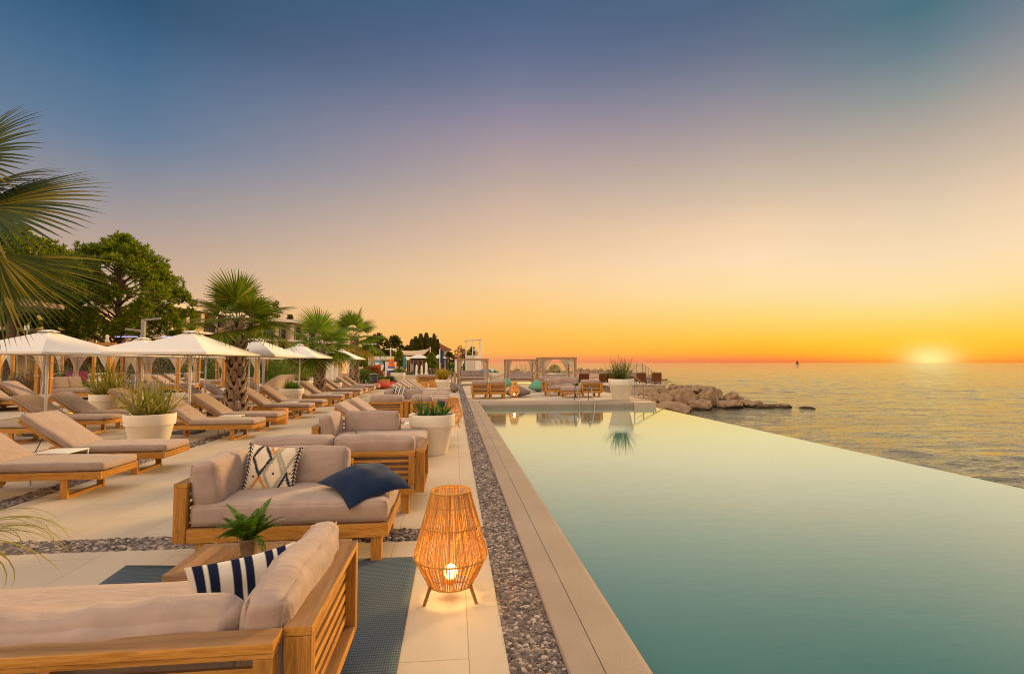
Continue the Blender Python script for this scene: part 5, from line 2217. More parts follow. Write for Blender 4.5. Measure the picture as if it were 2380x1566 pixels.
bl = [(680, 372, 450, 72, 36.2, 'rounded boulder against the platform wall'), (715, 440, 545, 82, 34.5, 'broad flat boulder right of the railing foot'),
      (858, 398, 540, 112, 34.6, 'big square shouldered boulder, second from the railing'), (925, 356, 430, 110, 37.5, 'long pale slab behind the big square boulder'),
      (1040, 480, 575, 104, 33.6, 'yellowish boulder low at the waterline, centre of the heap'), (1092, 385, 545, 104, 35.2, 'tallest bulky boulder in the middle of the heap'),
      (1010, 355, 420, 60, 38, 'small peaked boulder at the top of the heap'), (1075, 364, 430, 70, 37.4, 'peaked boulder behind the tallest one'),
      (1175, 390, 480, 48, 36.5, 'grey boulder leaning right of the tallest one'), (1215, 425, 500, 36, 36, 'narrow boulder in the gap beside the sloping slab'),
      (1296, 482, 560, 116, 34.2, 'long yellowish block at the waterline'), (1305, 420, 500, 92, 36, 'sloping grey slab above the long yellowish block'),
      (1372, 455, 510, 50, 35.8, 'dark rounded boulder at the right end of the sloping slab'), (1440, 485, 540, 62, 35.4, 'low boulder halfway along the tail of the heap'),
      (1530, 492, 545, 60, 35.3, 'low flat boulder behind the brown waterline stone'), (1605, 518, 562, 90, 34.4, 'brown waterline stone in the tail of the heap'),
      (1762, 514, 556, 92, 34.4, 'flat topped outlying block at the end of the heap'), (1980, 545, 580, 95, 33.4, 'dark wet reef stone barely above the water'),
      (2120, 562, 576, 80, 33.2, 'dark sliver of reef farthest out to sea'), (770, 520, 640, 150, 26.5, 'large pale boulder against the pool edge'),
      (880, 535, 590, 75, 32.0, 'submerged looking boulder beside the pool edge one'), (560, 392, 470, 90, 35, 'pale boulder behind the stair railing'),
      (600, 440, 520, 75, 32, 'boulder directly below the stair railing'), (780, 342, 400, 45, 38, 'small boulder at the platform corner'),
      (840, 352, 410, 60, 38.3, 'flattish boulder just right of the platform corner'), (1480, 505, 550, 60, 35, 'wet black stone among the tail stones'),
      (1370, 500, 560, 40, 34.6, 'small wet stone right of the long yellowish block'), (1900, 550, 572, 60, 33.9, 'dark wet rock beyond the outlying block')]
for i, (x, a, b_, hw, Y, lab) in enumerate(bl):
    boulder(zx(x), zy(a), zy(b_) + (2 if Y < 36 else 0), hw / 2.38 / 1.6134, Y, lab, rz=(i % 5 - 2) * .25)
# rubble mole far behind with its railing
random.seed(9)
mb = MB()
mole = struct(MB().box(-2, 2, -2, 2, -4, -1.6).build('seabed', sand.m))
bpy.data.objects.remove(mole)
base = [(1180, 858), (1230, 860), (1290, 859), (1350, 858), (1410, 857), (1465, 860), (1500, 866), (1530, 874), (1550, 881)]
for i in range(46):
    f = i / 45
    x = 1185 + 370 * f
    yt = np.interp(x, [b_[0] for b_ in base], [b_[1] for b_ in base]) + random.uniform(0, 5) + (4 if i % 2 else 0)
    Y = 84 + random.uniform(-3, 3)
    o = boulder(x, yt, min(884.5, yt + random.uniform(10, 17)), random.uniform(6, 11), Y, 'pale boulder of the low rubble mole on the horizon', rz=random.uniform(-.5, .5))
    o['group'] = 'boulders of the distant rubble mole'
for i, (x, yt, yb, hw) in enumerate(((1262, 869, 884, 14), (1290, 871, 886, 12), (1312, 867, 886, 18), (1345, 868, 888, 17), (1372, 872, 890, 14), (1400, 872, 890, 18), (1425, 874, 890, 15), (1325, 878, 892, 15), (1500, 874, 888, 15), (1520, 878, 890, 12))):
    o = boulder(x, yt, yb, hw, 62 + i % 3, 'pale angular boulder in the beach heap, between the right cabana and the brown loungers', rz=i * .4)
    o['group'] = 'boulders of the beach heap'
mb = MB()
rndv = random.Random(4)
pts = []
for k in range(60):
    x = -4 + 34 * k / 59
    pts.append((x, 86 + rndv.uniform(-.5, .5), -.5 + .45 * noise.noise(Vector((x * .3, 0, 0)))))
vs, fs = [], []
for (x, y, z) in pts:
    taper = max(0, min(1, (30 - x) / 8))
    vs += [(x, y - 6, -1.7), (x, y - 1, (z + .55) * taper - 1.6 * (1 - taper)), (x, y + 2, (z + .6) * taper - 1.6 * (1 - taper)), (x, y + 7, -1.7)]
for k in range(59):
    for j in range(3):
        a = k * 4 + j
        fs.append((a, a + 4, a + 5, a + 1))
mb.add(vs, fs)
struct(mb.build('mole', sand.m, None, True))


def rail(name, label, A, B, H, n=6, bars=4, Bz=0):
    t = empty(name, A)
    tag(t, label, 'railing')
    A, B = Vector(A), Vector(B)
    mb = MB()
    for k in range(bars):
        z = Vector((0, 0, H * (k + 1) / bars))
        mb.tube([z, B - A + z], .035, 5)
    mb.build('handrail', GREYMETAL, t)
    mb = MB()
    for k in range(n + 1):
        p = (B - A) * (k / n)
        mb.box(p.x - .03, p.x + .03, p.y - .03, p.y + .03, p.z - .4, p.z + H)
    mb.build('post', GREYMETAL, t)


a, b_ = atY(1452, 854, 80), atY(1480, 854, 80)
a0 = atY(1458, 855, 80)
rail('mole_railing', 'steel railing on the mole behind the tall corner planter', (a0.x - 2.2, 80, -.0), (b_.x + .9, 80, 0), 1.45, 5)
c0 = atY(1523, 872, 80)
rail('mole_railing', 'steel stair railing sloping down to the sea at the end of the mole', (b_.x + .95, 80, -.0), (c0.x, 79, -1.6), 1.45, 5)
a, b_ = atY(1201, 855, 80), atY(1243, 855, 80)
rail('mole_railing', 'thin steel railing on the mole seen through the middle far cabana', (a.x, 80, .35), (b_.x, 80, .35), 1.0, 4, 3)

# sailing boat
q = atY(1853, 845, 900)
t = empty('sailing_boat', (q.x, 900, ZSEA))
tag(t, 'tiny sailing boat on the horizon left of the setting sun', 'boat')
mb = MB()
mb.add([(-3, -.9, .1), (3.4, 0, .3), (-3, .9, .1), (-3, -1, 1), (4, 0, 1.3), (-3, 1, 1)], [(0, 1, 4, 3), (1, 2, 5, 4), (0, 3, 5, 2), (3, 4, 5), (0, 2, 1)])
mb.build('hull', DARKMETAL, t)
MB().tube([(.3, 0, 1), (.3, 0, 8.5)], .12, 6).build('mast', DARKMETAL, t)
mb = MB()
mb.add([(.2, 0, 8.2), (.2, .1, 1.8), (-2.6, .4, 1.8), (.2, .06, 1.79)], [(0, 1, 2)])
mb.add([(.5, 0, 7.5), (.5, .1, 1.8), (3.2, .2, 1.5)], [(0, 1, 2)])
mb.build('sail', DARKMETAL, t)
q = atY(1998, 845, 900)
t = copy_tree(t, (q.x, 1500, ZSEA), 1.0, 'tiny dark boat on the horizon nearer to the setting sun')
t.scale = (1, 1, .45)


# ------------------------------------------------------------------ people (tiny, in the distance)
def person(loc, label, rz=0, top=(.05, .05, .06), lift=False):
    t = empty('person', loc, rz)
    tag(t, label, 'person')
    V = [(0, 0, .95), (0, 0, 1.2), (0, 0, 1.42), (0, 0, 1.52), (0, .01, 1.62), (0, .01, 1.72),
         (-.19, 0, 1.42), (-.27, .02, 1.13), (-.24, .12, .90), (.19, 0, 1.42), (.27, .02, 1.13), (.24, .12, .90),
         (-.1, 0, .9), (-.11, .02, .50), (-.11, -.02, .08), (-.11, .12, .03), (.1, 0, .9), (.11, -.04, .50), (.11, -.10, .08), (.11, .04, .03)]
    E = [(0, 1), (1, 2), (2, 3), (3, 4), (4, 5), (2, 6), (6, 7), (7, 8), (2, 9), (9, 10), (10, 11), (0, 12), (12, 13), (13, 14), (14, 15), (0, 16), (16, 17), (17, 18), (18, 19)]
    rr = [.13, .12, .13, .055, .09, .08, .055, .042, .032, .055, .042, .032, .085, .06, .042, .035, .085, .06, .042, .035]
    me = bpy.data.meshes.new('body')
    me.from_pydata(V, E, [])
    o = bpy.data.objects.new('body', me)
    COL.objects.link(o)
    o.parent = t
    me.materials.append(plain('clothes_' + str(round(loc[0])), top, .8))
    sk = o.modifiers.new('s', 'SKIN')
    for i, r in enumerate(rr):
        me.skin_vertices[0].data[i].radius = (r, r * .8)
    me.skin_vertices[0].data[0].use_root = True
    o.modifiers.new('u', 'SUBSURF').levels = 1
    mb = MB()
    mb.lathe([(.01, 1.60), (.095, 1.66), (.10, 1.74), (.06, 1.82), (.005, 1.83)], 12, TR(0, -.02, 0))
    mb.build('hair', plain('hair_' + str(round(loc[0])), (.03, .02, .015), .8), t, True)
    return t


q = atY(1077, 850, 72)
person((q.x, 72, -.35), 'dark clothed person standing left of the lifeguard tower')

# ------------------------------------------------------------------ lifeguard tower, cabins, beach chairs
q = atY(1100, 850, 70)
t = empty('lifeguard_tower', (q.x, 70, -.4))
tag(t, 'white wooden lifeguard tower with open top frame and lattice panels', 'tower')
mb = MB()
for x in (-.95, .95):
    for y in (0, 1.6):
        mb.box(x - .06, x + .06, y - .06, y + .06, 0, 4.9 + (.25 if x > 0 else 0))
mb.box(-.15, -.05, -.05, .05, 2.9, 4.95)
mb.box(.30, .40, -.05, .05, 2.9, 5.0)
mb.build('tower_frame', WHITE, t)
MB().box(-1.15, 1.15, -.2, 1.8, 0, .09, TR(0, 0, 5.0, ry=R(-6))).build('roof', WHITE, t)
mb = MB()
for k in range(14):
    mb.box(-.88 + k * .075, -.84 + k * .075, -.03, -.01, .3, 2.8)
for k in range(18):
    mb.box(-.9, .2, -.012, .0, .35 + k * .14, .40 + k * .14)
mb.box(.24, .88, -.03, .0, .2, 2.85)
mb.box(-.9, .88, .02, .06, 2.85, 2.98)
mb.build('lattice_panel', WHITE, t)
MB().box(-.88, .88, .1, 1.5, .1, 2.7).build('cabin', WHITE, t)
q = atY(1101, 805, 95)
t = empty('globe_lamp', (q.x, 95, -.3))
tag(t, 'white globe lamp on a pole rising above the lifeguard tower', 'lamp')
z = atY(1101, 818, 95).z
MB().tube([(0, 0, 0), (0, 0, z + .3)], .06, 8).build('pole', GREYMETAL, t)
mb = MB()
mb.lathe([(.02, 0), (.30, .12), (.42, .42), (.30, .72), (.02, .84)], 16, TR(0, 0, z + .2))
mb.build('globe', WHITE, t, True)
for i, (x0, x1) in enumerate(((1057, 1064), (1073, 1079))):
    a = atY(x0, 860, 74)
    b_ = atY(x1, 860, 74)
    t = empty('changing_cabin', (a.x, 74 + i, -.35))
    tag(t, ['white changing cabin left of the far person', 'narrow white changing cabin right of the other'][i], 'cabin')
    w = b_.x - a.x
    MB().box(0, w, 0, 1, 0, 2.4, b=.02).build('wall', WHITE, t)
    MB().box(-.05, w + .05, -.05, 1.05, 2.401, 2.46).build('roof', WHITE, t)
BLUE = plain('blue_beach_cloth', (.10, .30, .42), .8)
for i, (x, c_, lab) in enumerate(((1120, WHITE, 'white beach chair left of the blue table'), (1126.5, BLUE, 'blue beach chair right of the lifeguard tower'), (1147, BLUE, 'dark beach chair left of the blue one near the sea'), (1154, WHITE, 'pale beach chair near the sea'),
                            (1161, BLUE, 'bright blue beach chair at the water edge beyond the small dark planter'), (1140, WHITE, 'low white beach chair nearest the first far cabana'))):
    q = atY(x, 865, 76)
    t = empty('beach_chair', (q.x, 76, -.42), i * .3)
    tag(t, lab, 'chair')
    MB().box(-.4, .4, -.6, .4, .30, .36).build('seat', c_, t)
    MB().box(-.4, .4, 0, .05, 0, .85, TR(0, .4, .33, rx=R(-25))).build('backrest', c_, t)
    for sx in (-.35, .35):
        for sy in (-.5, .3):
            MB().box(sx - .03, sx + .03, sy - .03, sy + .03, 0, .299).build('leg', WHITE_METAL, t)

# ------------------------------------------------------------------ beach bar and grove


def hip_house(loc, w, d, h, rh, label):
    t = empty('house', loc)
    tag(t, label, 'house')
    MB().box(-w / 2, w / 2, 0, d, 0, h).build('wall', CREAMWALL, t)
    mb = MB()
    o_ = .6
    a = [(-w / 2 - o_, -o_, h), (w / 2 + o_, -o_, h), (w / 2 + o_, d + o_, h), (-w / 2 - o_, d + o_, h), (-w * .15, d / 2, h + rh), (w * .15, d / 2, h + rh)]
    mb.add(a, [(0, 1, 5, 4), (1, 2, 5), (2, 3, 4, 5), (3, 0, 4), (3, 2, 1, 0)])
    rf = mb.build('roof', ROOFTILE, t)
    mb = MB()
    mb.box(w * .05, w * .05 + .9, d * .3, d * .3 + .9, h + rh * .3, h + rh + 1.1)
    mb.box(w * .05 - .15, w * .05 + 1.05, d * .3 - .15, d * .3 + 1.05, h + rh + 1.11, h + rh + 1.3)
    mb.build('chimney', CREAMWALL, rf)
    return t


a = atY(1024, 812, 118)
hip_house((a.x - 2.2, 118, 0), 8.0, 8, a.z - 0, 1.9, 'cream house with red hipped roof and chimney behind the cypresses')

q = atY(866, 843, 66)
t = empty('beach_hut', (q.x, 66, -.3))
tag(t, 'long low white building with pale flat roof behind the furled umbrellas', 'building')
zt = atY(900, 828, 66).z + .3
MB().box(0, 3.8, 0, 4, 0, zt - .45).build('wall', CREAMWALL, t)
MB().box(-.4, 4.1, -1, 4.5, zt - .449, zt).build('roof', WHITE, t)
MB().box(1.9, 2.6, -.04, -.001, 0, zt - .6).build('door', ORANGE, t)
MB().box(.4, 1.6, -.04, -.001, .9, zt - .6).build('window', DARKGLASS, t)

a, b_ = atY(1421, 843, 60), atY(1455, 843, 60)
x0, x1 = atY(894, 843, 58).x, atY(902 + 13, 843, 58).x
x0, x1 = atY(895, 843, 58).x, atY(901.5, 843, 58).x
t = empty('white_screen', (atY(896, 843, 60).x, 60, -.3))
tag(t, 'large white wind screen with an orange end behind the furled umbrellas', 'screen')
w = atY(1455 / 1.0, 843, 60).x
sw = (617 - 390) / 5.95 / 1.6134 * 60 / F
MB().box(0, sw, 0, .06, .15, 2.0).build('panel', WHITE, t)
MB().box(sw + .002, sw + .12, -.01, .07, .15, 2.0).build('end_panel', ORANGE, t)
for k in range(3):
    MB().box(sw * k / 2 - .04, sw * k / 2 + .04, .061, .14, 0, 2.05).build('post', WHITE_METAL, t)
# round emblem board (blue and red disc)
q = atY((375 / 5.95 + 1350) / 1.6134, (735 / 5.95 + 1250) / 1.6134, 58)
t = empty('emblem_board', (q.x, 58, q.z))
tag(t, 'round board with blue rim and red lettering patch behind a furled umbrella', 'sign')
MB().lathe([(.72, -.03), (.72, .03)], 32, Matrix.Rotation(R(90), 4, 'X')).build('disc', WHITE, t)
mb = MB()
for k in range(16):
    a0_, a1_ = R(20 + k * 9), R(20 + (k + 1) * 9)
    mb.add([(.45 * math.cos(a0_), -.035, .45 * math.sin(a0_)), (.70 * math.cos(a0_), -.035, .70 * math.sin(a0_)), (.70 * math.cos(a1_), -.035, .70 * math.sin(a1_)), (.45 * math.cos(a1_), -.035, .45 * math.sin(a1_))], [(0, 1, 2, 3)])
mb.build('blue_arc', BLUE, t)
mb = MB()
mb.add([(-.35, -.036, -.55), (.45, -.036, -.35), (.40, -.036, .25), (-.2, -.036, .1)], [(0, 1, 2, 3)])
mb.build('red_patch', RED, t)
MB().box(-.04, .04, .04, .12, -q.z - .3, -.1).build('post', GREYMETAL, t)

# striped wind sock figure
q = atY((680 / 5.95 + 1350) / 1.6134, 870, 57)
t = empty('wind_sock', (q.x, 57, 0))
tag(t, 'tall striped orange blue and white inflated wind sock with yellow top', 'wind sock')
bands = [(0, .55, .36, .42, plain('sock_brown', (.16, .08, .04), .8)), (.55, .80, .42, .42, plain('sock_blue', (.04, .12, .28), .7)), (.80, 1.0, .42, .40, WHITE),
         (1.0, 1.2, .40, .38, plain('sock_blue_light', (.06, .17, .36), .7)), (1.2, 1.95, .38, .24, plain('sock_orange', (.75, .14, .02), .7)), (1.95, 2.25, .24, .16, plain('sock_yellow', (.75, .48, .04), .7))]
for z0, z1, r0, r1, m_ in bands:
    k = 1.0
    MB().lathe([(r0 * .95, z0 + .001), (r1 * .95, z1)], 18, TR(z0 * .08, 0, 0)).build('band', m_, t, False)

# sails, canopies, bar
q = atY(985, 850, 64)
t = empty('beach_bar', (q.x, 66, -.3))
tag(t, 'dark open beach bar counter under the white canopies', 'bar')
x0, x1 = atY(945, 843, 66).x - q.x, atY(1040, 843, 66).x - q.x
mb = MB()
mb.box(x0, x1, 0, .6, 0, 1.0)
mb.box(x0, x1, 2.5, 2.6, 0, 2.3)
mb.build('counter', plain('bar_wood', (.09, .05, .03), .7, .3, .3, 2), t)
mb = MB()
random.seed(3)
for k in range(9):
    x = x0 + (x1 - x0) * (k + .5) / 9
    mb.box(x - .04, x + .04, -.2, -.12, 0, 2.2)
mb.build('post', TEAK_PALE, t)
for k in range(14):
    x = x0 + (x1 - x0) * (k + .3) / 14
    mb = MB()
    mb.box(x - .18, x + .18, -1.2, -.85, .42, .46)
    for sx in (-.15, .15):
        for sy in (-1.18, -.88):
            mb.box(x + sx - .02, x + sx + .02, sy - .02, sy + .02, 0, .42)
    mb.box(x - .18, x + .18, -.87, -.84, .46, .9)
    s = mb.build('bar_chair', TEAK if k % 2 else TEAK_GREY, None)
    s.location = t.location
    tag(s, 'small wooden chair in the row before the dark beach bar', 'chair', 'chairs before the beach bar')
for i, (x0_, x1_, yt, ye) in enumerate(((947, 1000, 824, 832.5), (1003, 1040, 824, 833))):
    a, b_ = atY(x0_, ye, 62), atY(x1_, ye, 62)
    zt = atY(x0_, yt, 62).z
    t = empty('white_canopy', ((a.x + b_.x) / 2, 62, -.3))
    tag(t, ['white square canopy of the beach bar, left one', 'white square canopy of the beach bar, behind the flagpole'][i], 'canopy')
    w = (b_.x - a.x) / 2
    mb = MB()
    z0_, z1_ = a.z + .3, zt + .3
    mb.add([(-w, -w, z0_), (w, -w, z0_), (w, w, z0_), (-w, w, z0_), (-w * .2, 0, z1_), (w * .2, 0, z1_)], [(0, 1, 5, 4), (1, 2, 5), (2, 3, 4, 5), (3, 0, 4)])
    mb.build('fabric_roof', WHITE, t)
    for sx in (-1, 1):
        MB().box(sx * w * .7 - .04, sx * w * .7 + .04, -.04, .04, 0, z0_ + .1).build('pole', WHITE_METAL, t)
a, b_, c_, d_ = atY(908, 811, 63), atY(1000, 810, 66), atY(938, 826, 62), atY(985, 824, 62)
t = empty('shade_sail', (0, 0, 0))
tag(t, 'beige shade sail stretched above the beach bar', 'shade sail')
mb = MB()
N = 8
vs, fs = [], []
for j in range(N + 1):
    for i in range(N + 1):
        u, v = i / N, j / N
        p = (a.lerp(b_, u)).lerp(c_.lerp(d_, u), v)
        p.z -= .5 * math.sin(math.pi * u) * (1 - v) * .5
        vs.append(p)
for j in range(N):
    for i in range(N):
        k = j * (N + 1) + i
        fs.append((k, k + 1, k + N + 2, k + N + 1))
mb.add(vs, fs)
mb.build('fabric', fabric('beige_sail', (.50, .36, .21)), t, True)
mb = MB()
for p in (a, b_):
    mb.tube([(p.x, p.y, -.3), (p.x, p.y, p.z + .2)], .07, 8)
mb.build('mast', WHITE_METAL, t)
q = atY(1022, 850, 60)
t = empty('flagpole', (q.x, 60, -.3))
tag(t, 'white flagpole with a limp dark blue flag', 'flagpole')
zt = atY(1022, 811, 60).z
MB().tube([(0, 0, 0), (0, 0, zt + .3)], .06, 8).build('pole', WHITE_METAL, t)
mb = MB()
mb.add([(.07, 0, zt + .2), (.45, .05, zt + .0), (.38, .0, zt - 1.6), (.07, .05, zt - 1.2), (.22, .08, zt - .6)], [(0, 3, 4), (0, 4, 1), (4, 3, 2), (4, 2, 1)])
o = mb.build('flag', plain('flag_blue', (.02, .05, .16), .8), t)
md = o.modifiers.new('th', 'SOLIDIFY')
md.thickness = .02
q = atY(941, 850, 61)
t = empty('closed_umbrella', (q.x, 61, -.3))
tag(t, 'furled turquoise umbrella right of the white furled ones', 'umbrella')
MB().tube([(0, 0, 0), (0, 0, 2.5)], .03, 8).build('pole', WHITE_METAL, t)
MB().lathe([(.02, 2.6), (.16, 2.4), (.22, 1.4), (.15, 1.2)], 14, caps=False).build('folded_canopy', plain('turquoise', (.04, .25, .38), .8), t, True)

# low walls of the beach terraces
for i, (x0_, x1_, Y, z0_, z1_, lab) in enumerate(((905, 1048, 52, -.06, .42, 'low sand coloured wall behind the furled beach umbrellas'), (1185, 1440, 58, -.06, .35, 'low pale wall seen through the right cabanas'),
                                              (1068, 1190, 62, -.06, .25, 'low white wall edge in front of the lifeguard tower'), (1180, 1300, 50, -.06, .15, 'low sand coloured kerb behind the middle far cabana'))):
    a, b_ = atY(x0_, 850, Y), atY(x1_, 850, Y)
    t = MB().box(a.x, b_.x, Y, Y + .5, z0_, z1_).build('low_wall', CONCRETE)
    tag(t, lab, 'wall')

# white curved wall, bar wall and striped screen between palms
t = MB()
N = 24
pts = []
for k in range(N + 1):
    f = k / N
    x = 612 + 85 * f
    Y = 27.5 + 3.5 * math.sin(f * 1.6)
    p = atY(x, 870, Y)
    pts.append((p.x, Y, .45 + .50 * min(1, f * 2.2) ** .7))
vs, fs = [], []
for x, y, h in pts:
    vs += [(x, y, 0), (x, y, h), (x - .1, y + .35, h), (x - .1, y + .35, 0)]
for k in range(N):
    a = k * 4
    fs += [(a, a + 4, a + 5, a + 1), (a + 1, a + 5, a + 6, a + 2), (a + 2, a + 6, a + 7, a + 3)]
fs += [(0, 1, 2, 3), (N * 4, N * 4 + 3, N * 4 + 2, N * 4 + 1)]
t.add(vs, fs)
o = t.build('curved_wall', CREAMWALL)
tag(o, 'curved pale rendered wall rising behind the front loungers right of the big palm', 'wall')
a, b_ = atY(775, 870, 38), atY(812, 870, 38)
t = empty('bar_building', (a.x, 38, 0))
tag(t, 'plastered bar pavilion with round lamp and serving hatch between the second and third palms', 'building')
w = b_.x - a.x
mb = MB()
mb.box(-.4, w * .42, 0, 2.5, 0, 2.25)
mb.box(w * .42 + .003, w * 1.6, 0, .4, 0, .85)
mb.box(w * .42, w * .47, -.06, .0, 0, 2.25)
mb.build('wall', CREAMWALL, t)
MB().box(-.6, w * .55, -.3, 2.7, 2.251, 2.40).build('roof', WHITE, t)
MB().lathe([(.11, -.03), (.11, .0), (.07, .03)], 16, TR(w * .18, -.03, .95) @ Matrix.Rotation(R(90), 4, 'X')).build('wall_lamp', WHITE, t)
a = atY(728, 870, 36)
t = empty('striped_screen', (a.x, 37, 0))
tag(t, 'cream and white striped curtain wall left of the plastered bar wall', 'screen')
for k in range(9):
    MB().box(k * .155, k * .155 + .153, 0, .05 + .01 * (k % 2), .1, 2.0).build('stripe', CURTAIN if k % 2 else WHITE, t)
MB().box(-.08, 1.5, -.04, .1, 2.001, 2.1).build('top_rail', TEAK_PALE, t)
MB().box(-.09, -.002, -.04, .1, 0, 2.0).build('post', TEAK_PALE, t)
MB().box(1.42, 1.5, -.04, .1, 0, 2.0).build('post', TEAK_PALE, t)

# purple panel, curved white benches, curtains of the rear pavilions
a, b_ = atY(154, 862, 30), atY(187, 862, 30)
t = MB()
t.box(a.x, b_.x - .15, 30, 30.8, .5, 1.15, b=.01)
o = t.build('purple_cube', PURPLE)
tag(o, 'purple box standing above the clipped green hedge', 'box')
for i, (x0_, x1_, Y, z) in enumerate(((100, 165, 36, .9), (98, 170, 32, .55), (190, 300, 38, .9), (200, 330, 34, .6), (330, 470, 40, .9), (340, 480, 36, .6))):
    a, b_ = atY(x0_, 850, Y), atY(x1_, 850, Y)
    n = 16
    mb = MB()
    vs, fs = [], []
    for k in range(n + 1):
        f = k / n
        x = a.x + (b_.x - a.x) * f
        y = Y + .6 * math.sin(f * 5 + i)
        zz = z + .05 * math.sin(f * 7 + i * 2)
        vs += [(x, y, zz - .12), (x, y, zz), (x, y + .5, zz), (x, y + .5, zz - .12)]
    for k in range(n):
        c0 = k * 4
        fs += [(c0, c0 + 4, c0 + 5, c0 + 1), (c0 + 1, c0 + 5, c0 + 6, c0 + 2), (c0 + 2, c0 + 6, c0 + 7, c0 + 3), (c0 + 3, c0 + 7, c0 + 4, c0)]
    mb.add(vs, fs)
    t = empty('curved_bench', (0, 0, 0))
    tag(t, ['upper wavy white bench left of the purple box', 'lower wavy white bench left of the purple box', 'upper wavy white bench right of the purple box', 'lower wavy white bench right of the purple box',
            'upper wavy white bench behind the third cabana', 'lower wavy white bench behind the third cabana'][i], 'bench')
    mb.build('bench_top', WHITE, t)
    mb = MB()
    for k in range(5):
        x = a.x + (b_.x - a.x) * (k + .5) / 5
        mb.box(x - .1, x + .1, Y + .1, Y + .4, 0, z - .18)
    mb.build('bench_foot', CREAMWALL, t)
for i, x in enumerate((30, 95, 145, 262, 350, 440)):
    Y = 33 + (i % 3) * 2
    q = atY(x, 843, Y)
    mb = MB()
    mb.v, mb.f, mb.g = [], [], []
    curtain(mb, 0, 0, 1.95, .1, .35, 0, .55, 1 if i % 2 else -1, seed=i, flare=.35)
    t = empty('rear_pavilion_frame', (q.x, Y, .13))
    tag(t, 'wooden post with a tied cream curtain, %s from the left in the rear pavilion row' % ORD[i], 'curtain post')
    mb.build('curtain', CURTAIN, t, True)
    MB().box(-.06, .06, -.06, .06, 0, 2.0).build('post', TEAK, t)
    MB().box(-1.0, 1.0, -.05, .05, 2.001, 2.1).build('beam', TEAK, t)

# street lamp with two square arms
q = atY(332, 800, 32)
t = empty('street_lamp', (q.x, 32, 0))
tag(t, 'grey square lamp post with two flat arms rising behind the umbrellas', 'lamp post')
zt = atY(332, 742, 32).z
MB().box(-.09, .09, -.09, .09, 0, zt).build('post', GREYMETAL, t)
MB().box(0, .95, -.07, .07, -.10, .0, TR(-.05, 0, zt, ry=R(-7))).build('lamp_arm', GREYMETAL, t)
MB().box(-1.05, 0, -.07, .07, -.10, .0, TR(.0, .2, zt - .62, ry=R(7))).build('lamp_arm', GREYMETAL, t)
q = atY(603, 800, 34)
t = empty('street_lamp', (q.x + .28, 34, 0))
tag(t, 'pale round lamp column with a round floodlight, right of the big palm crown', 'lamp post')
MB().tube([(0, 0, 0), (0, 0, 3.6)], .075, 10).build('post', GREYMETAL, t)
MB().lathe([(.02, 0), (.24, .10), (.26, .26), (.04, .34)], 16, TR(.36, 0, 3.28)).build('lamp_head', DARKMETAL, t)
MB().tube([(0, 0, 3.55), (.36, 0, 3.6)], .03, 6).build('lamp_arm', GREYMETAL, t)
for i, (x, yt, Y) in enumerate(((860, 800, 60), (915 - 7, 812, 70))):
    q = atY(x, yt, Y)
    t = empty('street_lamp', (q.x, Y, 0))
    tag(t, ['thin lamp post with two short arms above the beach hut', 'thin lamp post with a flat white hood beside the wind sock'][i], 'lamp post')
    MB().tube([(0, 0, 0), (0, 0, q.z)], .06, 8).build('post', GREYMETAL, t)
    MB().box(-.7, .7, -.08, .08, q.z + .001, q.z + .10).build('lamp_head', WHITE_METAL, t)

# ------------------------------------------------------------------ restaurant with glass front
mir = Mat('reflective_glass', (.10, .07, .06), .03, 1.0, .85)
mir.b.inputs['Base Color'].default_value = (.62, .55, .50, 1)
mir.bump(mir.noise(mir.coord(scale=(1, 1, 2)), .7, 4, .6), .12, .06)
A, B = atY(-40, 765, 40), atY(330, 770, 58)
A.z = B.z = 0
dirv = (B - A).normalized()
t = empty('restaurant', (A.x, A.y, 0), math.atan2(dirv.y, dirv.x))
tag(t, 'long glazed restaurant behind the left pines, its panes mirroring the sunset', 'building')
L = (B - A).length
gz0 = atY(60, 765, A.y + (B.y - A.y) * .27).z
gz1 = atY(60, 730, A.y + (B.y - A.y) * .27).z
MB().box(0, L, .4, 8, 0, gz0 - .35).build('wall', plain('dark_brown_wall', (.22, .16, .12), .8), t)  # one dark brown colour over the whole wall
MB().box(-.5, L + .5, -.8, 9, gz1 + .02, gz1 + .75).build('roof', CREAMWALL, t)
MB().box(-.5, L * .55, -1.6, 9, gz0 - .349, gz0 - .12).build('balcony_slab', WHITE, t)
n = 16
for k in range(n):
    x0_, x1_ = L * k / n, L * (k + 1) / n
    if k < 11:
        w_ = MB().box(x0_ + .06, x1_ - .06, .15, .20, gz0 - .118, gz1).build('window', mir.m, t)
        MB().box(-.0, .12, .05, .3, gz0 - .118, gz1 + .018, TR(x1_ - .06, 0, 0)).build('mullion', DARKMETAL, t)
    else:
        MB().box(x0_, x1_, .2, .3, gz0 - .2, gz1).build('window', DARKGLASS, t)
for k in range(9):
    x = L * (k + .5) / 9
    MB().box(x - .07, x + .07, -1.5, -1.36, 0, gz0 - .35).build('column', WHITE, t)
strip = Mat('cool_led', (.6, .6, 1), .5, 0)
strip.b.inputs['Emission Color'].default_value = (.55, .55, 1, 1)
strip.b.inputs['Emission Strength'].default_value = 1.6
for i, x in enumerate((20, 260, 275, 305, 390)):
    q = atY(x, 783 if i else 789, 44)
    o = MB().box(-.45 if i else -.9, .45 if i else .9, -.03, .03, 0, .05).build('tube_light', strip.m)
    o.location = (q.x, 44, q.z)
    tag(o, 'pale violet tube light under the restaurant terrace, %s from the left' % ORD[i], 'light')
A = atY(-60, 690, 24)
t = empty('slatted_awning', (A.x, 24, 0))
tag(t, 'end of a slatted brown awning roof at the left photo edge', 'awning')
B = atY(76, 702, 24)
z0_ = atY(40, 700, 24).z
mb = MB()
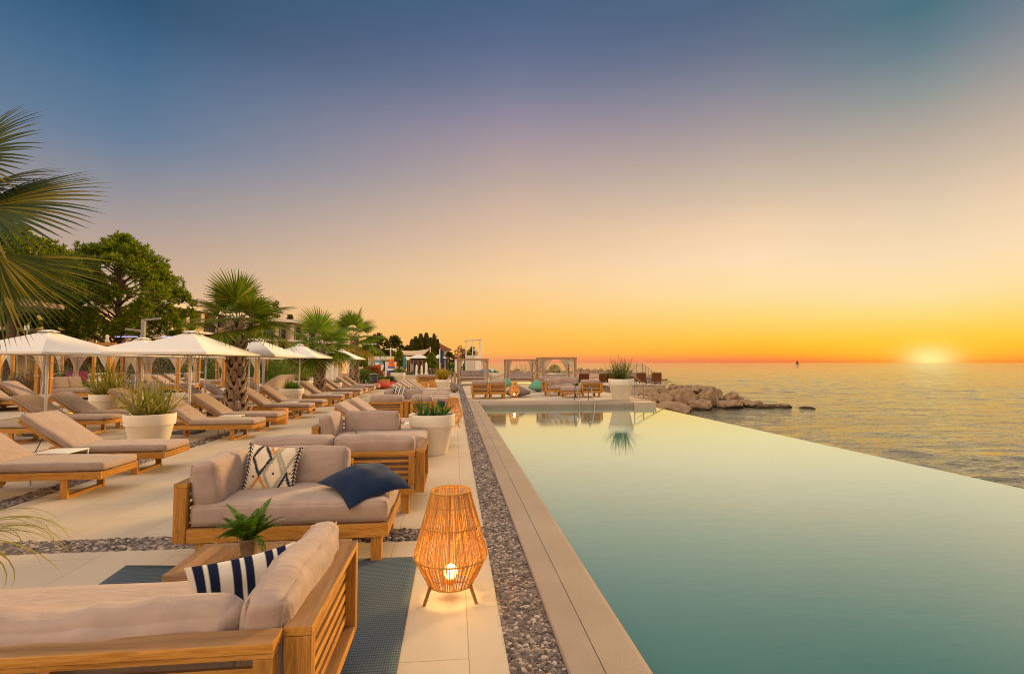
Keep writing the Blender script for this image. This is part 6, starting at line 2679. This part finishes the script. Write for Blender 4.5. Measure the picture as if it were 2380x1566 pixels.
for k in range(4):
    mb.box(0, B.x - A.x, -.2 + k * .5, .1 + k * .5, z0_ - .10, z0_ + .10, TR(0, 0, 0, ry=R(2)))
mb.box(.05, B.x - A.x - .02, -.25, -.21, z0_ - .14, z0_ + .16, TR(0, 0, 0, ry=R(2)))
mb.build('slats', plain('brown_aluminium', (.32, .21, .15), .5), t)
MB().box(.6, .75, .2, .35, 0, z0_ - .15).build('post', plain('brown_post', (.30, .20, .14), .6), t)
q = atY(62, 800, 30)
t = empty('notice_sign', (q.x, 30, 0))
tag(t, 'small white notice board on a pole beside the left pine trunk', 'sign')
zt = atY(62, 757, 30).z
MB().tube([(0, 0, 0), (0, 0, zt)], .035, 8).build('pole', GREYMETAL, t)
MB().box(-.12, .12, -.05, -.036, zt - .22, zt + .02).build('board', WHITE, t)
# orange beam of a rear pergola
a, b_ = atY(212, 797, 26), atY(268, 801, 26)
t = empty('rear_pergola', (a.x, 26, 0))
tag(t, 'orange wooden pergola beam showing above the nearest umbrellas', 'pergola')
MB().box(0, b_.x - a.x, 0, .12, a.z - .10, a.z + .02).build('beam', TEAK, t)
for x in (.05, b_.x - a.x - .12):
    MB().box(x, x + .1, .01, .11, 0, a.z - .101).build('post', TEAK, t)
t2 = MB()
t2.lathe([(.05, 0), (.09, .05), (.05, .2), (.07, .3), (.03, .36)], 12)
o = t2.build('white_ornament', WHITE, None, True)
o.location = (a.x + (b_.x - a.x) * .62, 26.06, a.z + .02)
tag(o, 'small white ornament standing on the orange pergola beam', 'ornament')

# ------------------------------------------------------------------ hotel


def hotel_wing(name_label, PA, PB, z0_, n, storeys, sh, seed, roofh=.55, setback=1.4, balc=True):
    A, B = Vector((PA[0], PA[1], 0)), Vector((PB[0], PB[1], 0))
    d = (B - A)
    L = d.length
    t = empty('hotel_wing', (A.x, A.y, 0), math.atan2(d.y, d.x))
    tag(t, name_label, 'building')
    H = z0_ + storeys * sh
    MB().box(0, L, setback, 14, 0, H - .01).build('wall', CREAMWALL, t)
    MB().box(-.6, L + .6, -.3, 14.5, H, H + roofh).build('roof', WHITE, t)
    for s in range(storeys):
        z = z0_ + s * sh
        MB().box(-.3, L + .3, -.2, setback - .001, z - .32, z).build('balcony_slab', WHITE, t)
    MB().box(0, L, -.1, setback - .002, 0, z0_ - .33).build('base_wall', CREAMWALL, t)
    bal = Mat('balcony_screen_%d' % seed, (.78, .55, .26), .5, .3).m
    w = L / n
    rnd = random.Random(seed)
    for s in range(storeys):
        z = z0_ + s * sh
        for k in range(n):
            x0_, x1_ = k * w, (k + 1) * w
            MB().box(x0_ - .001, x0_ + w * .24, .1, setback - .003, z + .001, z + sh - .33).build('partition_wall', CREAMWALL, t)
            fr = MB().box(x0_ + w * .27, x1_ - w * .04, setback - .06, setback - .004, z + .05, z + sh - .5).build('window', DARKGLASS, t)
            MB().box(x0_ + w * .27 + (x1_ - x0_) * .34, x0_ + w * .27 + (x1_ - x0_) * .34 + .08, setback - .09, setback - .061, z + .05, z + sh - .5).build('frame', WHITE_METAL, fr)
            if balc:
                MB().box(x0_ + w * .245, x1_ - .02, -.05, .0, z + .002, z + 1.0).build('balcony_screen', bal if rnd.random() < .8 else DARKGLASS, t)
    return t


PA, PB = atY(392, 715, 92), atY(700, 745, 92)
PA = atY(398, 715, 80)
PB = atY(556, 748, 98)
hzz = atY(412, 716, 82).z
hotel_wing('left hotel wing with yellow balcony screens between the pine and the big palm', (PA.x, 80), (PB.x, 98), hzz - 6.3, 5, 2, 3.15, 3)
PA, PB = atY(556, 742, 92), atY(800, 753, 110)
hzz = atY(640, 744, 98).z
hotel_wing('right hotel wing with long white roof behind the second palm', (PA.x, 92.5), (PB.x, 112), hzz - 6.6, 7, 2, 3.2, 5, balc=False)
a, b_ = atY(340, 787, 74), atY(640, 806, 84)
t = empty('retaining_wall', (0, 0, 0))
tag(t, 'long pale terrace wall below the hotel', 'wall')
mb = MB()
mb.add([(a.x, 74, 0), (b_.x, 84, 0), (b_.x, 84, b_.z), (a.x, 74, a.z), (a.x - 1, 75, 0), (b_.x - 1, 85, 0), (b_.x - 1, 85, b_.z), (a.x - 1, 75, a.z)],
       [(0, 1, 2, 3), (3, 2, 6, 7), (4, 7, 6, 5), (0, 3, 7, 4), (1, 5, 6, 2)])
mb.build('wall_face', CREAMWALL, t)
q = atY(430, 790, 78)
t = empty('cypress', (q.x - 10 + 10, 76, q.z - 1.5))
tag(t, 'small dark cypress standing before the left hotel wing balconies', 'tree')
zz = atY(430, 760, 76).z - (q.z - 1.5)
MB().tube([(0, 0, 0), (0, 0, zz * .6)], [.12, .05], 6).build('trunk', BARK, t)
mb = MB()
random.seed(3)
for k in range(500):
    f = random.random()
    a = random.uniform(0, 6.28)
    w = .42 * math.sin(math.pi * min(1, (1 - f) * .85 + .1)) * random.uniform(.7, 1.05)
    c0 = Vector((w * math.cos(a), w * math.sin(a), zz * f * .95))
    s_ = Vector((-math.sin(a), math.cos(a), 0))
    mb.add([c0, c0 + Vector((0, 0, .18)) - s_ * .06, c0 + Vector((0, 0, .36)), c0 + Vector((0, 0, .18)) + s_ * .06], [(0, 1, 2, 3)])
mb.build('crown', DARKLEAF, t)
q = atY(389, 793, 79)
person((q.x, 79, q.z - 1.4), 'small dark haired person on the left hotel balcony', 1.2, (.25, .2, .18))
bpy.context.view_layer.update()
